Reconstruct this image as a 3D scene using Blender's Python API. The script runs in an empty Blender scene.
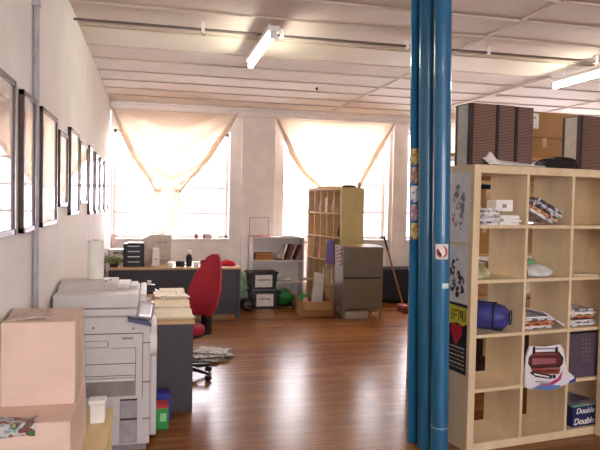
import bpy, bmesh, math, random
from mathutils import Vector, Matrix
PI = math.pi
random.seed(7)
scene = bpy.context.scene
col = scene.collection

# ------------------------------------------------------------------ materials
def lin(c):
    return tuple(((v / 12.92) if v <= .04045 else ((v + .055) / 1.055) ** 2.4) for v in [x / 255 for x in c])

def nodes(name):
    m = bpy.data.materials.new(name); m.use_nodes = True
    nt = m.node_tree; b = nt.nodes['Principled BSDF']
    return m, nt, b

def N(nt, t, **kw):
    n = nt.nodes.new(t)
    for k, v in kw.items():
        if k in n.inputs: n.inputs[k].default_value = v
        else: setattr(n, k, v)
    return n

def ramp(nt, fac, stops, interp='LINEAR'):
    r = nt.nodes.new('ShaderNodeValToRGB'); r.color_ramp.interpolation = interp
    e = r.color_ramp.elements
    while len(e) < len(stops): e.new(.5)
    for q, (p, c) in zip(e, stops):
        q.position = p; q.color = (*lin(c), 1)
    nt.links.new(fac, r.inputs[0]); return r.outputs[0]

def coords(nt, scale=(1, 1, 1), kind='Object'):
    t = nt.nodes.new('ShaderNodeTexCoord'); mp = nt.nodes.new('ShaderNodeMapping')
    mp.inputs['Scale'].default_value = scale
    nt.links.new(t.outputs[kind], mp.inputs[0]); return mp.outputs[0]

MC = {}
def mat(name, rgb, rough=.6, metal=0., vary=.06, scale=14., bump=0., spec=.5, coat=0.):
    if name in MC: return MC[name]
    m, nt, b = nodes(name); L = nt.links.new
    v = coords(nt)
    n = N(nt, 'ShaderNodeTexNoise', Scale=scale, Detail=5.); L(v, n.inputs['Vector'])
    lo = tuple(max(0, x * (1 - vary)) for x in rgb); hi = tuple(min(255, x * (1 + vary)) for x in rgb)
    L(ramp(nt, n.outputs[0], [(.3, lo), (.7, hi)]), b.inputs['Base Color'])
    b.inputs['Roughness'].default_value = rough; b.inputs['Metallic'].default_value = metal
    b.inputs['Specular IOR Level'].default_value = spec
    if coat: b.inputs['Coat Weight'].default_value = coat
    if bump:
        bp = N(nt, 'ShaderNodeBump', Strength=bump, Distance=.01); L(n.outputs[0], bp.inputs['Height']); L(bp.outputs[0], b.inputs['Normal'])
    MC[name] = m; return m

def wood(name, a, b_, rough=.45, scale=(1, 1, 1), grain=(2, 2, 30)):
    if name in MC: return MC[name]
    m, nt, b = nodes(name); L = nt.links.new
    v = coords(nt, grain)
    n = N(nt, 'ShaderNodeTexNoise', Scale=3., Detail=6., Distortion=.6); L(v, n.inputs['Vector'])
    L(ramp(nt, n.outputs[0], [(.3, a), (.7, b_)]), b.inputs['Base Color'])
    b.inputs['Roughness'].default_value = rough
    MC[name] = m; return m

def blotch(name, stops, scale=10., rough=.5, vec=(1, 1, 1), detail=3., interp='CONSTANT', distort=0.):
    if name in MC: return MC[name]
    m, nt, b = nodes(name); L = nt.links.new
    v = coords(nt, vec)
    n = N(nt, 'ShaderNodeTexNoise', Scale=scale, Detail=detail, Distortion=distort); L(v, n.inputs['Vector'])
    L(ramp(nt, n.outputs[0], stops, interp), b.inputs['Base Color'])
    b.inputs['Roughness'].default_value = rough
    MC[name] = m; return m

def emit(name, rgb, s):
    m, nt, b = nodes(name)
    b.inputs['Base Color'].default_value = (.9, .9, .9, 1)
    b.inputs['Emission Color'].default_value = (*rgb, 1); b.inputs['Emission Strength'].default_value = s
    return m

def floor_mat():
    m, nt, b = nodes('floorboards'); L = nt.links.new
    v = coords(nt)
    br = N(nt, 'ShaderNodeTexBrick', Scale=1.)
    br.inputs['Color1'].default_value = (*lin((142, 88, 46)), 1); br.inputs['Color2'].default_value = (*lin((176, 120, 68)), 1)
    br.inputs['Mortar'].default_value = (*lin((84, 46, 26)), 1)
    br.inputs['Mortar Size'].default_value = .0025; br.inputs['Brick Width'].default_value = 2.9; br.inputs['Row Height'].default_value = .115
    br.inputs['Bias'].default_value = -.1
    br.offset = .37; L(v, br.inputs['Vector'])
    v2 = coords(nt, (1.2, 22, 1))
    n = N(nt, 'ShaderNodeTexNoise', Scale=2.4, Detail=7.); L(v2, n.inputs['Vector'])
    g = ramp(nt, n.outputs[0], [(.25, (175, 160, 150)), (.75, (255, 255, 250))])
    mx = N(nt, 'ShaderNodeMix', data_type='RGBA', blend_type='MULTIPLY'); mx.inputs[0].default_value = 1
    L(br.outputs['Color'], mx.inputs[6]); L(g, mx.inputs[7]); L(mx.outputs[2], b.inputs['Base Color'])
    n2 = N(nt, 'ShaderNodeTexNoise', Scale=2.2, Detail=3.); L(v, n2.inputs['Vector'])
    mr = N(nt, 'ShaderNodeMapRange'); mr.inputs['To Min'].default_value = .23; mr.inputs['To Max'].default_value = .27
    L(n2.outputs[0], mr.inputs[0]); L(mr.outputs[0], b.inputs['Roughness'])
    v3 = coords(nt, (.6, 9, 1))
    n3 = N(nt, 'ShaderNodeTexNoise', Scale=1., Detail=2.); L(v3, n3.inputs['Vector'])
    ad = N(nt, 'ShaderNodeMath', operation='MULTIPLY_ADD'); ad.inputs[1].default_value = 2.; L(n3.outputs[0], ad.inputs[0]); L(br.outputs['Fac'], ad.inputs[2])
    bp = N(nt, 'ShaderNodeBump', Strength=.12, Distance=.004); L(ad.outputs[0], bp.inputs['Height']); L(bp.outputs[0], b.inputs['Normal'])
    b.inputs['Specular IOR Level'].default_value = .12
    return m

def glass_mat():
    m, nt, b = nodes('window_glass'); L = nt.links.new
    nt.nodes.remove(b)
    t = N(nt, 'ShaderNodeBsdfTransparent'); g = N(nt, 'ShaderNodeBsdfGlossy', Roughness=.02)
    f = N(nt, 'ShaderNodeFresnel', IOR=1.3); mx = nt.nodes.new('ShaderNodeMixShader')
    L(f.outputs[0], mx.inputs[0]); L(t.outputs[0], mx.inputs[1]); L(g.outputs[0], mx.inputs[2])
    L(mx.outputs[0], nt.nodes['Material Output'].inputs[0]); return m

def cloth_mat():
    m, nt, b = nodes('cream_muslin'); L = nt.links.new
    nt.nodes.remove(b)
    v = coords(nt); n = N(nt, 'ShaderNodeTexNoise', Scale=30., Detail=4.); L(v, n.inputs['Vector'])
    c = ramp(nt, n.outputs[0], [(.3, (250, 238, 224)), (.7, (253, 244, 232))])
    d = nt.nodes.new('ShaderNodeBsdfDiffuse'); t = nt.nodes.new('ShaderNodeBsdfTranslucent')
    L(c, d.inputs[0]); L(c, t.inputs[0])
    mx = nt.nodes.new('ShaderNodeMixShader'); mx.inputs[0].default_value = .45
    L(d.outputs[0], mx.inputs[1]); L(t.outputs[0], mx.inputs[2]); L(mx.outputs[0], nt.nodes['Material Output'].inputs[0]); return m

def weave_mat():
    m, nt, b = nodes('brown_weave'); L = nt.links.new
    v = coords(nt, (10, 10, 60))
    w = N(nt, 'ShaderNodeTexWave', Scale=1., Distortion=2.5, wave_type='BANDS', bands_direction='Z'); w.inputs['Detail'].default_value = 2
    w.inputs['Scale'].default_value = .5; L(v, w.inputs['Vector'])
    L(ramp(nt, w.outputs[0], [(.2, (62, 44, 38)), (.8, (146, 112, 96))]), b.inputs['Base Color'])
    bp = N(nt, 'ShaderNodeBump', Strength=.5, Distance=.004); L(w.outputs[0], bp.inputs['Height']); L(bp.outputs[0], b.inputs['Normal'])
    b.inputs['Roughness'].default_value = .8; return m

def checker_mat():
    m, nt, b = nodes('diamond_check'); L = nt.links.new
    v = coords(nt); mp = nt.nodes.new('ShaderNodeMapping'); mp.inputs['Rotation'].default_value = (PI / 4, PI/4, 0)
    L(v, mp.inputs[0]); c = N(nt, 'ShaderNodeTexChecker', Scale=22.)
    c.inputs[1].default_value = (*lin((95, 40, 40)), 1); c.inputs[2].default_value = (*lin((190, 165, 150)), 1)
    L(mp.outputs[0], c.inputs[0]); L(c.outputs[0], b.inputs['Base Color']); b.inputs['Roughness'].default_value = .7; return m

FLOOR = floor_mat(); GLASS = glass_mat(); CLOTH = cloth_mat(); WEAVE = weave_mat(); CHECK = checker_mat()
WALL = mat('painted_wall', (224, 219, 212), .7, vary=.02, scale=3.)
BACKW = mat('painted_back_wall', (240, 234, 230), .7, vary=.03, scale=4., bump=.05)
CEIL = mat('painted_ceiling', (206, 192, 178), .7, vary=.02, scale=2.)
CREAM = mat('lamp_tinted_ceiling', (204, 194, 168), .6, vary=.02, scale=2.)  # lamp light on one ceiling band, put into its colour
TRIM = mat('white_gloss_paint', (236, 230, 226), .4, vary=.02)
BIRCH = wood('birch_veneer', (212, 188, 148), (226, 204, 168), .5, grain=(3, 3, 1.))
BIRCHY = wood('yellow_birch_veneer', (190, 178, 122), (200, 188, 136), .5, grain=(3, 3, 1.))
PINE = wood('pine_board', (190, 146, 92), (214, 172, 116), .5, grain=(1, 8, 8))
TABLEW = wood('table_wood', (212, 186, 132), (226, 202, 152), .45, grain=(8, 1, 8))
DESKTOP = wood('desk_laminate', (196, 156, 112), (210, 172, 130), .4, grain=(1, 8, 8))
CHAR = mat('charcoal_laminate', (62, 58, 66), .5, vary=.04)
BLACK = mat('black_plastic', (22, 21, 24), .4)
BLUE = mat('blue_gloss_paint', (32, 102, 142), .3, vary=.05, scale=5., coat=.4)
COPW = mat('copier_plastic', (210, 205, 203), .5, vary=.015)
COPD = mat('copier_grey_plastic', (146, 136, 134), .5)
COPL = mat('copier_seam', (96, 86, 92), .6)
BEIGE = mat('beige_plastic', (204, 194, 182), .5)
CARD = mat('kraft_cardboard', (205, 166, 130), .85, vary=.04, scale=6., bump=.1)
CARDD = mat('brown_cardboard', (168, 126, 82), .85, vary=.05, scale=6., bump=.1)
TAPE = mat('packing_tape', (214, 184, 140), .3)
PAPER = mat('white_paper', (238, 234, 226), .7, vary=.03)
CREAMP = mat('cream_paper', (228, 212, 180), .7, vary=.04)
RED = mat('red_upholstery', (156, 20, 42), .75, vary=.08, scale=60., bump=.1)
FRAME = mat('dark_frame_wood', (64, 44, 40), .35)
STEEL = mat('grey_steel', (116, 107, 96), .42, metal=.1, vary=.05, scale=5.)
CHROME = mat('chrome', (200, 200, 200), .2, metal=1.)
SILVER = mat('silver_plastic', (190, 186, 190), .3, metal=.5)
NAVY = mat('navy_fabric', (26, 30, 46), .7)
BLUEF = mat('blue_nylon', (58, 60, 132), .45, vary=.15, scale=12., bump=.3)
GREENP = mat('green_plastic', (48, 150, 70), .4)
GREENB = mat('pale_green_bag', (150, 190, 160), .4, vary=.15, bump=.3)
PURPLE = mat('purple_fabric', (104, 84, 150), .6)
DPURP = mat('dark_purple_card', (84, 68, 84), .5)
ART = [blotch('art_print_%d' % i, s, sc, .35, interp='LINEAR') for i, (s, sc) in enumerate([
    ([(.35, (150, 128, 118)), (.5, (196, 160, 146)), (.65, (220, 204, 190))], 3.),
    ([(.3, (214, 160, 130)), (.5, (230, 190, 170)), (.7, (236, 222, 208))], 2.5),
    ([(.3, (200, 186, 170)), (.5, (228, 210, 196)), (.7, (240, 232, 222))], 2.)])]
NEWS = blotch('newsprint', [(0, (60, 56, 54)), (.42, (150, 146, 138)), (.5, (214, 208, 196)), (.6, (120, 116, 110)), (.66, (226, 220, 206))], 26., .8, (1, 1, 1))
MAG = [blotch('magazine_cover_%d' % i, s, 14., .35, (1, 1, 1)) for i, s in enumerate([
    [(0, (120, 50, 40)), (.45, (196, 110, 84)), (.55, (226, 214, 204))],
    [(0, (90, 92, 104)), (.45, (206, 206, 212)), (.6, (150, 152, 160))],
    [(0, (190, 120, 70)), (.5, (226, 196, 160)), (.6, (130, 60, 50))],
    [(0, (236, 232, 226)), (.5, (210, 204, 206)), (.62, (120, 120, 140))],
    [(0, (40, 40, 44)), (.48, (86, 84, 88)), (.6, (210, 206, 200))]])]
FLYER = blotch('flyer_print', [(0, (60, 110, 60)), (.4, (120, 60, 60)), (.47, (190, 186, 184)), (.54, (120, 150, 160)), (.6, (90, 60, 50)), (.66, (150, 165, 100))], 16., .35, (1, 1, 1))
LEAF = mat('leaf_green', (112, 128, 44), .5, vary=.3, scale=30.)

# ------------------------------------------------------------------ mesh builder
class MB:
    def __init__(s): s.bm = bmesh.new()
    def _fin(s, vs, mi):
        fs = set(f for v in vs for f in v.link_faces)
        for f in fs: f.material_index = mi
    def box(s, x0, y0, z0, x1, y1, z1, mi=0, M=None):
        r = bmesh.ops.create_cube(s.bm, size=1)['verts']
        for v in r:
            v.co = Vector(((x0 + x1) / 2 + v.co.x * (x1 - x0), (y0 + y1) / 2 + v.co.y * (y1 - y0), (z0 + z1) / 2 + v.co.z * (z1 - z0)))
            if M: v.co = M @ v.co
        s._fin(r, mi); return s
    def cyl(s, p0, p1, r0, r1=None, seg=20, mi=0, caps=True):
        p0 = Vector(p0); p1 = Vector(p1); r1 = r0 if r1 is None else r1; d = p1 - p0
        q = d.to_track_quat('Z', 'Y').to_matrix().to_4x4()
        r = bmesh.ops.create_cone(s.bm, cap_ends=caps, segments=seg, radius1=r0, radius2=r1, depth=d.length, matrix=Matrix.Translation((p0 + p1) / 2) @ q)['verts']
        s._fin(r, mi); return s
    def tube(s, pts, r, seg=8, mi=0):
        pts = [Vector(p) for p in pts]; rings = []
        for i, p in enumerate(pts):
            t = (pts[min(i + 1, len(pts) - 1)] - pts[max(i - 1, 0)]).normalized()
            q = t.to_track_quat('Z', 'Y')
            rings.append([s.bm.verts.new(p + q @ Vector((math.cos(a) * r, math.sin(a) * r, 0))) for a in [2 * PI * k / seg for k in range(seg)]])
        for a, b in zip(rings, rings[1:]):
            for k in range(seg):
                s.bm.faces.new((a[k], a[(k + 1) % seg], b[(k + 1) % seg], b[k])).material_index = mi
        s.bm.faces.new(rings[0][::-1]).material_index = mi; s.bm.faces.new(rings[-1]).material_index = mi
        return s
    def lathe(s, prof, c=(0, 0, 0), seg=24, mi=0):
        rings = []
        for r, z in prof:
            rings.append([s.bm.verts.new((c[0] + math.cos(a) * r, c[1] + math.sin(a) * r, c[2] + z)) for a in [2 * PI * k / seg for k in range(seg)]])
        for a, b in zip(rings, rings[1:]):
            for k in range(seg): s.bm.faces.new((a[k], a[(k + 1) % seg], b[(k + 1) % seg], b[k])).material_index = mi
        s.bm.faces.new(rings[0][::-1]).material_index = mi; s.bm.faces.new(rings[-1]).material_index = mi
        return s
    def grid(s, fn, nu, nv, mi=0, th=0.):
        vs = [[s.bm.verts.new(fn(i / nu, j / nv)) for j in range(nv + 1)] for i in range(nu + 1)]
        fs = []
        for i in range(nu):
            for j in range(nv):
                f = s.bm.faces.new((vs[i][j], vs[i + 1][j], vs[i + 1][j + 1], vs[i][j + 1])); f.material_index = mi; fs.append(f)
        return s
    def prism(s, poly, axis, a0, a1, mi=0):
        # poly: 2D points in the plane normal to axis ('x','y','z')
        def P(p, a):
            return {'x': (a, p[0], p[1]), 'y': (p[0], a, p[1]), 'z': (p[0], p[1], a)}[axis]
        A = [s.bm.verts.new(P(p, a0)) for p in poly]; B = [s.bm.verts.new(P(p, a1)) for p in poly]; n = len(poly)
        s.bm.faces.new(A[::-1]).material_index = mi; s.bm.faces.new(B).material_index = mi
        for k in range(n): s.bm.faces.new((A[k], A[(k + 1) % n], B[(k + 1) % n], B[k])).material_index = mi
        return s
    def blob(s, c, r, seed=0, amp=.2, sub=3, flat=None, mi=0):
        rnd = random.Random(seed)
        ph = [(Vector((rnd.uniform(-1, 1), rnd.uniform(-1, 1), rnd.uniform(-1, 1))) * rnd.uniform(2, 6), rnd.uniform(0, 6)) for _ in range(7)]
        v = bmesh.ops.create_icosphere(s.bm, subdivisions=sub, radius=1)['verts']
        for q in v:
            d = sum(math.sin(q.co.dot(k) + p) for k, p in ph) / 7 * amp * 2
            q.co *= 1 + d
            z = q.co.z
            if flat is not None: z = max(z, flat)
            q.co = Vector((c[0] + q.co.x * r[0], c[1] + q.co.y * r[1], c[2] + z * r[2]))
        s._fin(v, mi); return s
    def build(s, name, mats, parent=None, bevel=0., smooth=False, solid=0., loc=None, rotz=0., seg=2):
        bmesh.ops.recalc_face_normals(s.bm, faces=s.bm.faces)
        me = bpy.data.meshes.new(name); s.bm.to_mesh(me); s.bm.free()
        for m in (mats if isinstance(mats, (list, tuple)) else [mats]): me.materials.append(m)
        if smooth:
            for p in me.polygons: p.use_smooth = True
            if smooth == 'auto': me.set_sharp_from_angle(angle=math.radians(38))
        o = bpy.data.objects.new(name, me); col.objects.link(o)
        if loc: o.location = loc
        o.rotation_euler.z = rotz
        if parent: o.parent = parent
        if solid:
            k = o.modifiers.new('thickness', 'SOLIDIFY'); k.thickness = solid; k.offset = 0
        if bevel:
            k = o.modifiers.new('bevel', 'BEVEL'); k.width = bevel; k.segments = seg; k.limit_method = 'ANGLE'
        return o

def tag(o, label, cat, group=None, kind=None):
    if label: o['label'] = label
    if cat: o['category'] = cat
    if group: o['group'] = group
    if kind: o['kind'] = kind
    return o
def thing(name, label, cat, loc=(0, 0, 0), rotz=0., group=None):
    o = bpy.data.objects.new(name, None); col.objects.link(o); o.empty_display_size = .1
    o.location = loc; o.rotation_euler.z = rotz
    return tag(o, label, cat, group)
def structure(o): o['kind'] = 'structure'; return o
def dup(root, loc, rotz=0., label=None, group=None):
    r = root.copy(); col.objects.link(r); r.location = loc; r.rotation_euler.z = rotz
    if label: r['label'] = label
    if group: r['group'] = group
    for ch in list(root.children):
        c = ch.copy(); col.objects.link(c); c.parent = r
        for g in list(ch.children):
            d = g.copy(); col.objects.link(d); d.parent = c
    return r
def text(name, s, size, m, parent, loc, rot, depth=.0008, align='CENTER', shear=0.):
    cu = bpy.data.curves.new(name, 'FONT'); cu.body = s; cu.size = size; cu.extrude = depth; cu.shear = shear; cu.align_x = align; cu.align_y = 'CENTER'; cu.offset = size * .012
    t = bpy.data.objects.new(name, cu); col.objects.link(t)
    me = bpy.data.meshes.new_from_object(t.evaluated_get(bpy.context.evaluated_depsgraph_get()))
    bpy.data.objects.remove(t)
    me.materials.clear(); me.materials.append(m)
    o = bpy.data.objects.new(name, me); col.objects.link(o); o.location = loc; o.rotation_euler = rot; o.parent = parent
    return o
def at(o, *a): return o

# ------------------------------------------------------------------ room shell
WX = -.62; BY = 10.4; CZ = 3.18; RX = 9.; FY = -3.5
b = MB(); b.box(WX - .2, FY - .3, -.12, RX + .2, BY + .4, 0); structure(b.build('floor', FLOOR))
b = MB(); b.box(WX - .2, FY - .3, CZ, RX + .2, BY + .4, CZ + .15)
y = -3.2
for y in [-2.9, -2.25, -1.6, -.95, -.3, .35, 1.0, 1.65, 2.3, 2.95, 3.6, 4.1, 4.62, 5.15, 5.78, 6.55, 7.15, 7.8, 8.4, 9.0, 9.6]:
    b.box(WX, y - .014, CZ - .016, RX, y + .014, CZ + .01)
b.box(WX, 5.86, CZ - .012, RX, 6.5, CZ + .01, 1)
for x in (2.9, 6.1): b.box(x - .012, FY, CZ - .019, x + .012, BY, CZ + .01)
structure(b.build('ceiling', [CEIL, CREAM], bevel=.003))
b = MB(); b.box(WX - .2, FY, 0, WX, BY, CZ); structure(b.build('wall_left', WALL))
b = MB(); b.box(RX, FY, 0, RX + .2, BY, CZ); structure(b.build('wall_right', WALL))

WINS = [(-.585, 1.27, 1.03, 2.78), (2.18, 4.06, 1.03, 2.95), (4.42, 6.3, 1.03, 2.95), (6.72, 8.5, 1.03, 2.95)]
b = MB(); x = WX
for (x0, x1, z0, z1) in WINS:
    b.box(x, BY, 0, x0, BY + .4, CZ)
    if x0 == 2.18: b.box(x0, BY, 0, 2.28, BY + .4, z0); b.box(2.28, BY, 0, 2.66, BY + .4, .3); b.box(2.66, BY, 0, x1, BY + .4, z0); b.box(2.28, BY + .2, z0 - .04, 2.66, BY + .4, z0)
    else: b.box(x0, BY, 0, x1, BY + .4, z0)
    b.box(x0, BY, z1, x1, BY + .4, CZ); x = x1
b.box(x, BY, 0, RX, BY + .4, CZ)
b.box(1.46, BY - .06, 0, 2.02, BY, 3.05)
b.box(4.12, BY - .06, 0, 4.36, BY, 3.05)
b.box(6.38, BY - .06, 0, 6.62, BY, 3.05)
structure(b.build('wall_back', BACKW, bevel=.006))
b = MB()
b.box(WX, BY - .1, 3.05, RX, BY, CZ); b.box(WX, BY - .14, 3.12, RX, BY, CZ); b.box(WX, BY - .2, 3.155, RX, BY, CZ)
structure(b.build('trim_1', TRIM, bevel=.006))
# unseen rear wall; its windows are added to light the room from behind
RW = [(-.35, 1.9, .95, 2.75), (2.9, 4.6, .95, 2.7)]
b = MB(); x = WX - .2
for (x0, x1, z0, z1) in RW:
    b.box(x, FY - .3, 0, x0, FY, CZ); b.box(x0, FY - .3, 0, x1, FY, z0); b.box(x0, FY - .3, z1, x1, FY, CZ); x = x1
b.box(x, FY - .3, 0, RX + .2, FY, CZ)
structure(b.build('wall_rear', WALL))

def window(n, x0, x1, z0, z1, y, cols, rows, sill=True, s=1):
    root = thing('window_%d' % n, None, None); structure(root)
    f = MB(); t = .05
    f.box(x0, y - .03, z0, x0 + t, y + .03, z1).box(x1 - t, y - .03, z0, x1, y + .03, z1).box(x0, y - .03, z0, x1, y + .03, z0 + t).box(x0, y - .03, z1 - t, x1, y + .03, z1)
    for i in range(1, cols):
        xx = x0 + (x1 - x0) * i / cols; f.box(xx - .035, y - .022, z0, xx + .035, y + .022, z1)
    for zz in rows: f.box(x0, y - .024, zz - .025, x1, y + .024, zz + .025)
    f.build('window_frame', TRIM, root, bevel=.003)
    g = MB(); g.box(x0 + .01, y - .003, z0 + .01, x1 - .01, y + .003, z1 - .01).build('window_pane', GLASS, root)
    if sill: MB().box(x0 + .002, BY - .03, z0 - .03, x1 - .002, y - .03, z0 + .004).build('window_sill', TRIM, root, bevel=.004)
for n, w in enumerate(WINS): window(n + 1, *w, BY + .24, 2, [1.44, 1.86, 2.28] if n == 0 else [1.5, 1.98, 2.46])
window(5, 2.285, 2.655, .3, .99, BY + .24, 1, [], sill=False)
for n, w in enumerate(RW): window(n + 6, *w, FY - .15, 3, [1.4, 1.85, 2.3], sill=False)

# grey conduit down the left wall, cable run across the ceiling
p = thing('wall_pipe', 'grey painted pipe running down the left wall between framed prints', 'pipe', (WX, 3.645, 0))
MB().cyl((.018, 0, 0), (.018, 0, CZ - .001), .0165, seg=20).build('pipe', mat('grey_pipe_paint', (166, 160, 166), .45), p, smooth='auto')
for z in (.6, 2.7): MB().box(.0, -.028, z - .012, .037, .028, z + .012).build('bracket', mat('grey_pipe_paint', (166, 160, 166)), p, bevel=.003)
c = thing('ceiling_conduit', 'thin metal conduit running along under the ceiling across the room', 'conduit', (0, 5.46, CZ - .06))
MB().cyl((WX, 0, 0), (RX, 0, 0), .011, seg=10).build('tube', mat('conduit_paint', (104, 92, 86), .4), c, smooth='auto')
for x in (.42, 1.1, 2.28, 3.1, 4.28, 5.6, 7.2): MB().box(x - .015, -.02, -.02, x + .015, .02, .06).build('hanger', TRIM, c, bevel=.002)
hk = MB().cyl((0, 0, -.03), (0, 0, -.001), .016, seg=10).tube([(0, 0, -.03), (0, 0, -.05), (.015, 0, -.065), (.03, 0, -.05)], .004).build('ceiling_hook', BLACK, loc=(.42, 5.6, CZ - .012))
tag(hk, 'small dark hook in the cream ceiling band left of the glowing tube lamp', 'hook')
hk2 = hk.copy(); col.objects.link(hk2); hk2.location = (2.12, 8.1, CZ); hk2['label'] = 'small dark ceiling hook near the second curtain window'

# ------------------------------------------------------------------ lamps
TUBE = emit('lamp_tube_glow', (1., .96, .82), 34)
def lamp(label, loc, group='fluorescent ceiling lamps'):
    t = thing('fluorescent_lamp', label, 'ceiling lamp', loc, 0, group)
    MB().box(-.05, -.62, -.045, .05, .62, -.0, 0).build('lamp_body', TRIM, t, bevel=.006)
    for y in (-.6, .6): MB().box(-.03, y - .015, -.105, .03, y + .015, -.045).build('end_holder', TRIM, t, bevel=.003)
    MB().cyl((0, -.585, -.08), (0, .585, -.08), .02, seg=14).build('glow_tube', TUBE, t, smooth='auto')
    return t
lamp('glowing fluorescent tube lamp on the ceiling left of the blue column', (.965, 5.72, CZ - .03 - .045))
l1 = [o for o in col.objects if o.name.startswith('fluorescent_lamp')][0]
for k in (-.4, .4): MB().cyl((0, k, 0), (0, k, .08), .006, seg=8).build('drop_rod', TRIM, l1)
dup(l1, (4.43, 5.72, CZ - .075), 0, 'glowing fluorescent tube lamp on the ceiling right of the blue column')
dup(l1, (.965, 1.2, CZ - .075), 0, 'fluorescent tube lamp added on the ceiling out of view near the camera')  # added lamp, out of view, for more light on the near boxes
dup(l1, (7.5, 5.72, CZ - .075), 0, 'fluorescent tube lamp added out of view at the far right of the room')  # unseen lamp, added for general room light
tr = MB().box(-.022, 0, -.02, .022, 2.6, 0).build('cable_tray', CEIL, loc=(4.43, 6.42, CZ - .017)); tag(tr, 'narrow pale cable cover on the ceiling behind the right hand lamp', 'cable cover')

# ------------------------------------------------------------------ curtains
def interp(tab, z):
    for (z0, *a), (z1, *b_) in zip(tab, tab[1:]):
        if z <= z0 and z >= z1:
            k = (z0 - z) / (z0 - z1); return [p + (q - p) * k for p, q in zip(a, b_)]
    return tab[-1][1:]
def curtain(label, tab, cy, sag=.25, nf=5, tails=()):
    root = thing('curtain', label, 'curtain', (0, cy, 0), 0, 'muslin curtains gathered over the windows')
    zt, zb = tab[0][0], tab[-1][0]
    def fn(u, v):
        z = zt + (zb - zt) * v
        a, c_ = interp(tab, z)
        x = a + (c_ - a) * u
        e = 1 - (2 * u - 1) ** 2
        zz = z - sag * e * math.sin(PI * min(v * 1.15, 1)) * .55
        w = v - .35 * e
        yy = .07 * math.sin(2 * PI * nf * w) * (.25 + .75 * min(1, v * 3)) * (.3 + e) + .03 * math.sin(2 * PI * 7 * u) * v * v
        yy -= .08 * math.sin(PI * v) * e
        if u < .06 or u > .94: yy -= .02
        return (x, yy, zz)
    MB().grid(fn, 60, 60).build('drape', CLOTH, root, smooth=True, solid=.002)
    # rolled, folded side edges
    for side in (0, 1):
        pts = []
        for k in range(26):
            v = k / 25; x, yy, zz = fn(side, v); w = .02 + .055 * math.sin(PI * min(1, v * 1.05)) ** .8
            pts.append((x, yy, zz, w))
        def fe(u, v, pts=pts, side=side):
            i = min(int(v * 25), 24); k = v * 25 - i
            x, yy, zz, w = [p + (q - p) * k for p, q in zip(pts[i], pts[i + 1])]
            sg = 1 if side == 0 else -1
            return (x + sg * w * u * 1.1, yy - .025 - .02 * math.sin(PI * u * 2), zz + .0 + w * u * .5)
        MB().grid(fe, 8, 30).build('folded_edge', CLOTH, root, smooth=True, solid=.004)
    for (xa, xb, z0, xc, xd, z1) in tails:
        def ft(u, v, a=(xa, xb, z0, xc, xd, z1)):
            x0 = a[0] + (a[3] - a[0]) * v; x1 = a[1] + (a[4] - a[1]) * v
            return (x0 + (x1 - x0) * u, .02 * math.sin(2 * PI * 3.5 * u) - .02, a[2] + (a[5] - a[2]) * v + .02 * math.sin(9 * u))
        MB().grid(ft, 30, 12).build('tail', CLOTH, root, smooth=True, solid=.003)
        MB().blob(((xa + xb) / 2, -.02, z0), ((xb - xa) * .62, .035, .03), 3, .15).build('knot', CLOTH, root, smooth=True)
    return root
curtain('cream muslin curtain knotted twice in a V over the left window',
        [(3.06, -.6, 1.36), (2.75, -.5, 1.2), (2.3, -.29, .92), (1.98, -.05, .64), (1.8, .07, .47)], 10.22, .3, 4,
        [(.05, .17, 1.8, -.03, .27, 1.1), (.37, .48, 1.8, .3, .46, 1.22)])
curtain('plain muslin curtain draped to a V behind the tall pigeonhole bookcase',
        [(3.045, 1.99, 4.1), (2.8, 2.1, 3.98), (2.45, 2.24, 3.78), (2.1, 2.5, 3.6), (1.88, 2.78, 3.46), (1.7, 2.98, 3.3)], 10.3, .3, 2)
curtain('muslin curtain of the window hidden behind the blue column',
        [(3.06, 4.38, 6.36), (2.7, 4.6, 6.16), (2.3, 4.95, 5.9), (1.9, 5.3, 5.6)], 10.22, .3, 2)

# ------------------------------------------------------------------ framed prints
FR = [(2.5, 3.09, 1.5, 2.195, 0, 'large dark framed print nearest the camera, cut by the photo edge'),
      (3.27, 3.61, 1.495, 2.19, 1, 'narrow dark framed print just in front of the grey wall pipe'),
      (3.82, 4.41, 1.5, 2.187, 2, 'dark framed print just beyond the grey wall pipe'),
      (4.53, 4.97, 1.608, 2.13, 2, 'shorter dark framed print, fourth from the near end of the row'),
      (5.13, 5.755, 1.534, 2.213, 1, 'tall dark framed print, fifth in the row, between two shorter ones'),
      (5.83, 6.49, 1.615, 2.172, 2, 'shorter dark framed print, sixth from the near end of the row'),
      (6.68, 7.2, 1.5, 2.2, 0, 'dark framed print, fourth from the window corner'),
      (7.42, 7.95, 1.492, 2.18, 2, 'dark framed print, third from the window corner'),
      (8.12, 8.7, 1.49, 2.172, 1, 'dark framed print, second from the window corner'),
      (8.9, 9.55, 1.484, 2.165, 2, 'last dark framed print before the window corner')]
PG = {}
for i in range(3):
    m = ART[i]; bb = m.node_tree.nodes['Principled BSDF']; bb.inputs['Roughness'].default_value = .5; bb.inputs['Coat Weight'].default_value = 1.; bb.inputs['Coat Roughness'].default_value = .03
MATB = mat('mat_board', (226, 214, 206), .6, vary=.02, coat=1.); MATB.node_tree.nodes['Principled BSDF'].inputs['Coat Roughness'].default_value = .03
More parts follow.
